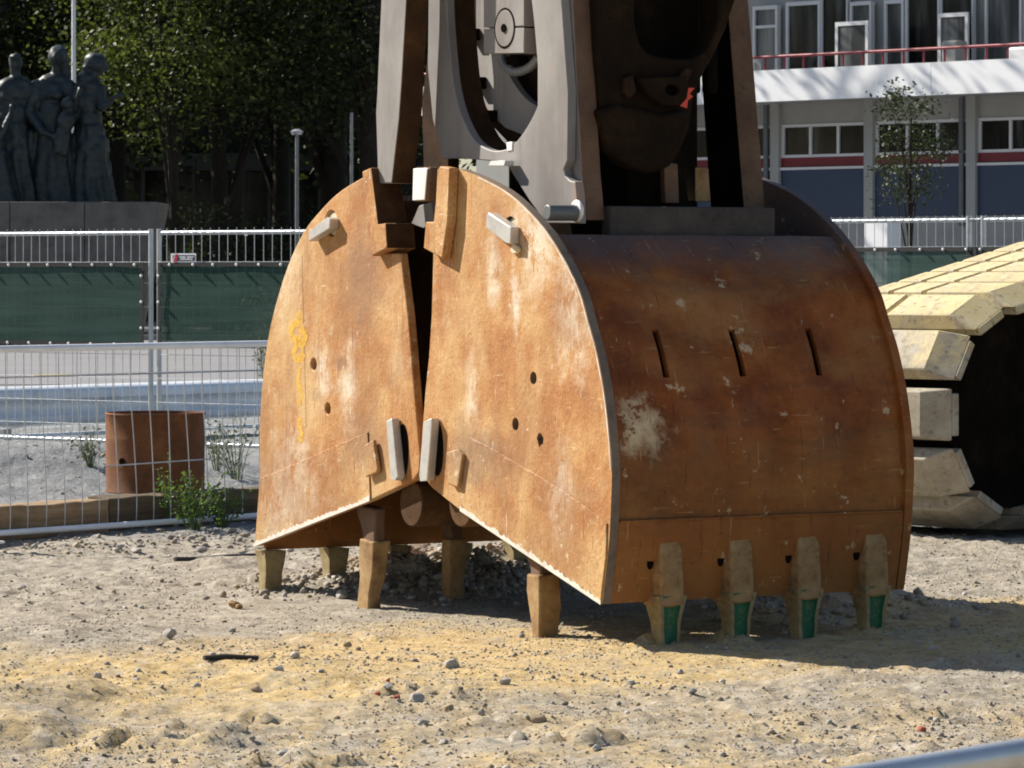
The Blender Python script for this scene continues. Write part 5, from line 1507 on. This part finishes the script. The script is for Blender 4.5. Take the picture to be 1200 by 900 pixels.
# mother with a child in her arms
blob_statue('bronze_statue', 'bronze standing mother holding a small child, with bare head', 62, 238, [
    ('robe', 0, 0, 0, 100, 24, 15, 13, 10, 8, 0.10), ('robe', -4, -2, 0, 138, 30, 15, 9, 8, 11, 0.12, 0.12), ('ell', (0, 0, 108), (16, 11, 22)), ('ell', (-1, 0, 132), (18, 11, 19)), ('ell', (0, 0, 146), (15, 8, 8)), ('ell', (-2, -0.14, 128), (6, 6, 6)), ('ell', (7, -0.14, 127), (6, 6, 6)),
    ('cap', (-16, 0, 140), 7, (-24, -0.05, 108), 6.5), ('cap', (-24, -0.05, 108), 6, (-8, -0.30, 84), 4.5), ('cap', (-8, -0.3, 84), 4, (6, -0.34, 78), 3.5), ('cap', (16, 0, 140), 7, (26, -0.05, 110), 6), ('cap', (26, -0.05, 110), 5.5, (16, -0.3, 86), 4.5),
    ('cap', (4, 0, 150), 5, (4, 0, 160), 5), ('ell', (4, -0.02, 173), (9, 10, 12)), ('ell', (5.5, 0.05, 178), (9.5, 9, 9)), ('cap', (4.2, -0.18, 173), 1.6, (4.2, -0.21, 169), 2.2), ('cap', (12, 0.06, 172), 4, (14, 0.08, 150), 4.5), ('ell', (4, -0.14, 176), (6, 2.4, 2)),
    ('ell', (16, -0.32, 98), (9, 8, 15), 0.3), ('ell', (17, -0.36, 117), (7, 7, 8)), ('cap', (17, -0.46, 116), 1.2, (17, -0.48, 114), 1.4), ('cap', (10, -0.34, 84), 5, (6, -0.34, 62), 4), ('cap', (16, -0.34, 82), 5, (14, -0.34, 58), 4),
    ('cap', (-22, 0, 84), 6, (-27, 0.05, 40), 7), ('cap', (22, 0, 78), 6, (24, 0.0, 30), 6)], group=GS)
# woman in a headscarf looking right, one arm raised
blob_statue('bronze_statue', 'bronze woman in a headscarf looking to the right with raised arm', 106, 238, [
    ('robe', 1, 0, 0, 92, 25, 14, 15, 11, 11, 0.13), ('robe', -4, -3, 0, 146, 20, 12, 8, 8, 9, 0.12, 0.12), ('robe', 1, 0, 62, 78, 19, 18, 13, 12, 6, 0.05), ('ell', (-1, 0, 100), (13, 10, 20)), ('ell', (-1, 0, 120), (14, 10, 19)), ('ell', (-1, 0, 138), (14, 10, 12)), ('ell', (-4, 0, 148), (11, 9, 8)),
    ('cap', (2, 0, 148), 5.5, (5, 0, 157), 5.5), ('ell', (8, 0, 165), (9.5, 9.5, 12)), ('cap', (16, 0, 164), 2.0, (18.5, 0, 161), 2.0), ('ell', (3, 0.03, 168), (9.5, 10, 11)), ('cap', (-2, 0.05, 163), 6, (-6, 0.08, 146), 6.5), ('ell', (14, 0, 157), (4, 4, 3)),
    ('cap', (11, -0.05, 136), 5.5, (13, -0.2, 112), 4.5), ('cap', (13, -0.2, 112), 4.2, (26, -0.25, 124), 3), ('ell', (30, -0.25, 127), (4.5, 2, 3)), ('cap', (31, -0.25, 128), 1.1, (37, -0.25, 130), 0.9), ('cap', (31, -0.25, 126.5), 1.1, (37, -0.25, 127.5), 0.9), ('cap', (30, -0.25, 129), 1.1, (34, -0.25, 133), 0.9),
    ('cap', (-13, -0.05, 138), 5.5, (-16, -0.2, 112), 4.5), ('cap', (-16, -0.2, 112), 4.2, (-10, -0.35, 128), 3), ('ell', (-8.5, -0.36, 132), (3.5, 2, 4.2)), ('cap', (-10, -0.36, 134), 1, (-11, -0.36, 139), .9), ('cap', (-8, -0.36, 135), 1, (-8, -0.36, 140), .9), ('cap', (-6, -0.36, 134), 1, (-5, -0.36, 138), .9), ('cap', (-5, -0.36, 131), 1, (-2, -0.36, 133), .9)], group=GS)

# ------------------------------------------------------------------ white building on the right
BX, BY = 7.56, 80.0
BF = Frame(BX, BY, -45)          # x along the facade to the right, y into the building
bd_ = thing('apartment_building', 'white building with a long balcony, red rail and blue panels below', 'building', (BX, BY, 0), BF.a)
def bq(px, py, w=0.0): return BF.front(px, py, w)
XR = 7.0
def zat(px, py, w): return bq(px, py, w)[1]
OV = -1.6     # balcony front
XL = bq(486, 60, OV)[0]
zf0, zf1 = zat(1040, 113.5, OV), zat(1040, 75.5, OV)
# fascia boards with a joint between them
xj = bq(1091, 95, OV)[0]
for a, b in ((XL, XL + 5.0), (XL + 5.01, xj - 6.02), (xj - 6.0, xj - 0.006), (xj + 0.006, XR)):
    if b > a: box('fascia_board', a, b, OV, OV + 0.06, zf0, zf1, MAT['white_paint'], bd_)
box('balcony_slab', XL, XR, OV + 0.061, 0.0, zf0 + 0.04, zf0 + 0.26, MAT['concrete'], bd_)
box('back_wall', XL, XR, 0.30, 0.42, 0.0, 10.5, MAT['cream_wall'], bd_)
box('roof_slab', XL, XR, OV, 6.0, 10.2, 10.5, MAT['concrete'], bd_)
box('side_wall', XL, XL + 0.2, 0.421, 9.0, 0.0, 10.19, MAT['cream_wall'], bd_)
box('rear_wall', XL, XR, 9.01, 9.2, 0.0, 10.19, MAT['cream_wall'], bd_)
# handrail
zr = zat(1040, 59.5, OV)
tube('handrail', [(XL, OV + 0.02, zr), (XR, OV + 0.02, zr)], 0.032, MAT['rail_red'], bd_, 10)
xa = bq(895, 70, OV)[0]; xb = bq(1130, 60, OV)[0]
stp = (xb - xa) / 10
bm = bmesh.new(); add_tube(bm, [(0, 0, 0), (0, 0, zr - zf1 + 0.02)], 0.022, 8); rp = bm_mesh('rail_post', bm, 60); rp.materials.append(MAT['rail_red'])
k = -18
while xa + k * stp < XR:
    if xa + k * stp > XL: link('rail_post', rp, None, bd_, (xa + k * stp, OV + 0.04, zf1 - 0.02))
    k += 1
# ground floor: columns, window bands, red strips, blue panels
colx = [bq(px, 200)[0] for px in (909.5, 1019.5, 1139.5)]
bay = (colx[2] - colx[0]) / 2
cols = sorted([colx[0] - bay * k for k in range(0, 6)] + [colx[1], colx[2], colx[2] + bay])
hwc = 0.115
zsill, zhead = zat(965, 180.5, 0), zat(965, 144.5, 0)
zrs0, zrs1 = zat(965, 194.5, 0), zat(965, 184, 0)
zbl0, zbl1 = zat(965, 255, 0), zat(965, 198.5, 0)
cols = [c_ for c_ in cols if c_ > XL + 0.25]
for i, cxx in enumerate(cols):
    box('column', cxx - hwc, cxx + hwc, -0.06, 0.30, 0.0, zf0 + 0.04, MAT['cream_wall'], bd_)
    if i % 2 == 1 or True:
        tube('downpipe', [(cxx - hwc - 0.12, -0.05, zbl0 - 0.2), (cxx - hwc - 0.12, -0.05, zf0 + 0.02)], 0.055, MAT['pipe_grey'], bd_, 10) if i % 2 == (cols.index(colx[0]) % 2) else None
    if i + 1 < len(cols):
        a, b = cxx + hwc, cols[i + 1] - hwc
        box('blue_panel', a, b, 0.02, 0.30, zbl0, zbl1, MAT['blue_panel'], bd_)
        box('sill', a, b, -0.02, 0.30, zbl1 + 0.003, zbl1 + 0.055, MAT['frame_paint'], bd_)
        box('red_strip', a, b, 0.03, 0.30, zrs0, zrs1, MAT['red_trim'], bd_)
        wf = box('window', a, b, 0.04, 0.30, zrs1 + 0.003, zsill, MAT['frame_paint'], bd_)
        box('frame_head', a, b, 0.04, 0.12, zhead - 0.06, zhead, MAT['frame_paint'], wf)
        n = 3
        for j in range(n + 1):
            xm = a + 0.03 + (b - a - 0.06) * j / n
            box('frame_bar', xm - 0.03, xm + 0.03, 0.043, 0.12, zsill + 0.002, zhead - 0.062, MAT['frame_paint'], wf)
        for j in range(n):
            x0_, x1_ = a + 0.062 + (b - a - 0.06) * j / n, a - 0.002 + (b - a - 0.06) * (j + 1) / n
            box('pane', x0_, x1_, 0.085, 0.10, zsill + 0.002, zhead - 0.064, MAT['glass_dark'], wf)
        box('upper_wall', a, b, 0.06, 0.30, zhead + 0.003, zf0 + 0.04, MAT['cream_wall'], bd_)
        box('plinth_wall', a, b, -0.01, 0.30, 0.0, zbl0 - 0.003, MAT['concrete'], bd_)
# upper floor glazing, traced bay by bay
zfl, zhd = zf1 - 0.5, 9.2
def upper(pxa, pxb, py_head, mat, transom=None, frame=0.06, label=None):
    a, b = bq(pxa, 60)[0], bq(pxb, 60)[0]
    zh = zat((pxa + pxb) / 2, py_head, 0) if py_head is not None else zhd
    f = box('window', a, b, 0.10, 0.29, zf0 + 0.3, zf0 + 0.36, MAT['frame_paint'], bd_)
    for xx in (a + frame / 2, b - frame / 2): box('frame_bar', xx - frame / 2, xx + frame / 2, 0.10, 0.22, zf0 + 0.362, zh, MAT['frame_paint'], f)
    box('frame_head', a, b, 0.10, 0.24, zh + 0.002, zh + 0.08, MAT['frame_paint'], f)
    if transom is not None:
        zt2 = zat((pxa + pxb) / 2, transom, 0); box('frame_bar', a + frame, b - frame, 0.105, 0.2, zt2 - 0.03, zt2 + 0.03, MAT['frame_paint'], f)
    box('pane', a + frame, b - frame, 0.15, 0.17, zf0 + 0.362, zh, MAT[mat], f)
upper(878, 907, 11, 'glass_pale', 31)
upper(917, 957, 6, 'glass_dark')
upper(958, 989, None, 'glass_dark', None, 0.03)
upper(992, 1017, 6, 'glass_pale', None, 0.05)
upper(1032, 1055, 4, 'glass_pale', None, 0.06)
upper(1057, 1097, None, 'glass_dark', None, 0.05)
upper(1098, 1136, None, 'glass_dark', None, 0.03)
upper(1150, 1193, None, 'glass_pale', None, 0.05)
upper(1196, 1240, None, 'glass_dark', None, 0.05)
for k in range(7):
    xk = bq(878, 60)[0] - 0.4 - 1.9 * (k + 1)
    if xk < XL + 0.1: break
    f = box('window', xk, xk + 1.7, 0.10, 0.29, zf0 + 0.3, zf0 + 0.36, MAT['frame_paint'], bd_)
    box('pane', xk + 0.06, xk + 1.64, 0.15, 0.17, zf0 + 0.362, zhd, MAT['glass_dark'], f)
# balcony doors standing open: framed leaves of pale glass
def leaf(pxa, pxb, pyt, w):
    (a, _), (b, zt3) = bq(pxa, 60, w), bq(pxb, pyt, w)
    z0 = zf0 + 0.3
    f = box('door', a, a + 0.07, w, w + 0.05, z0, zt3, MAT['frame_paint'], bd_)
    box('frame_bar', b - 0.07, b, w, w + 0.05, z0, zt3, MAT['frame_paint'], f)
    box('frame_bar', a + 0.071, b - 0.071, w, w + 0.05, zt3 - 0.08, zt3, MAT['frame_paint'], f)
    box('pane', a + 0.071, b - 0.071, w + 0.015, w + 0.03, z0, zt3 - 0.081, MAT['glass_pale'], f)
leaf(978.5, 1017, 24, -0.75)
leaf(1099, 1134, 14, -0.3)
# white bollard-like pier in the sun in front of the plinth
pz0 = 0.0
a_, b_ = bq(1013, 275, -2.6)[0], bq(1040, 275, -2.6)[0]
o = box('gate_pier', a_, b_, -2.6, -2.2, 0.0, zat(1026, 260.5, -2.6), MAT['white_paint'])
o.location = (BX, BY, 0); o.rotation_euler = (0, 0, BF.a)
bevel(o, 0.01)
tag(o, 'sunlit white pier standing in front of the blue building panels', 'pier')
# pale things on the balcony
def balcony_thing(px, wpx, hpx, mat, name, label, cat, pybase=78, w=-0.9):
    (a, z0), (b, z1) = bq(px, pybase, w), bq(px + wpx, pybase - hpx, w)
    o = box(name, a, b, w, w + 0.35, zf0 + 0.262, z1, MAT[mat]); o.location = (BX, BY, 0); o.rotation_euler = (0, 0, BF.a); bevel(o, 0.04)
    tag(o, label, cat)
balcony_thing(1103, 18, 28, 'curtain', 'storage_box', 'pale box standing on the balcony behind the rail', 'box', 75)
balcony_thing(1181, 30, 14, 'white_paint', 'white_table', 'low white table at the right end of the balcony', 'table', 68)
balcony_thing(883, 11, 14, 'curtain', 'cloth_bundle', 'pale bundle at the left end of the visible balcony', 'bundle', 80)

# ------------------------------------------------------------------ dim building behind the trees
LY = 128.0
ls = F / LY
lz = lambda py: HC - (py - HY) / ls
lx = lambda px: (px - 600) / ls
lb = thing('dark_building', 'dim flat building with a pale band, standing behind the trees', 'building', (lx(280), LY, 0))
ox = lx(280)
x0_, x1_ = lx(-250), lx(520)
box('wall', x0_ - ox, x1_ - ox, 0.5, 8, 0.0, 14.0, MAT['dark_cladding'], lb)
zb_ = lz(200)
for k in range(8):
    a = x0_ + (x1_ - x0_) * k / 8; b = x0_ + (x1_ - x0_) * (k + 1) / 8
    box('fascia_panel', a - ox + .01, b - ox - .01, -0.6, 0.49, zb_, lz(180), MAT['concrete_dim'], lb)
    box('upper_panel', a - ox + .01, b - ox - .01, -0.1, 0.49, lz(178), lz(60), MAT['dark_cladding'], lb)
n = 26
for k in range(n):
    a = x0_ + (x1_ - x0_) * k / n; b = x0_ + (x1_ - x0_) * (k + 1) / n
    f = box('window', a - ox, a - ox + 0.12, 0.25, 0.49, 0.3, zb_ - 0.002, MAT['concrete_dim'], lb)
    box('pane', a - ox + 0.121, b - ox - 0.001, 0.38, 0.46, 0.5, zb_ - 0.002, MAT['glass_dark'], f)
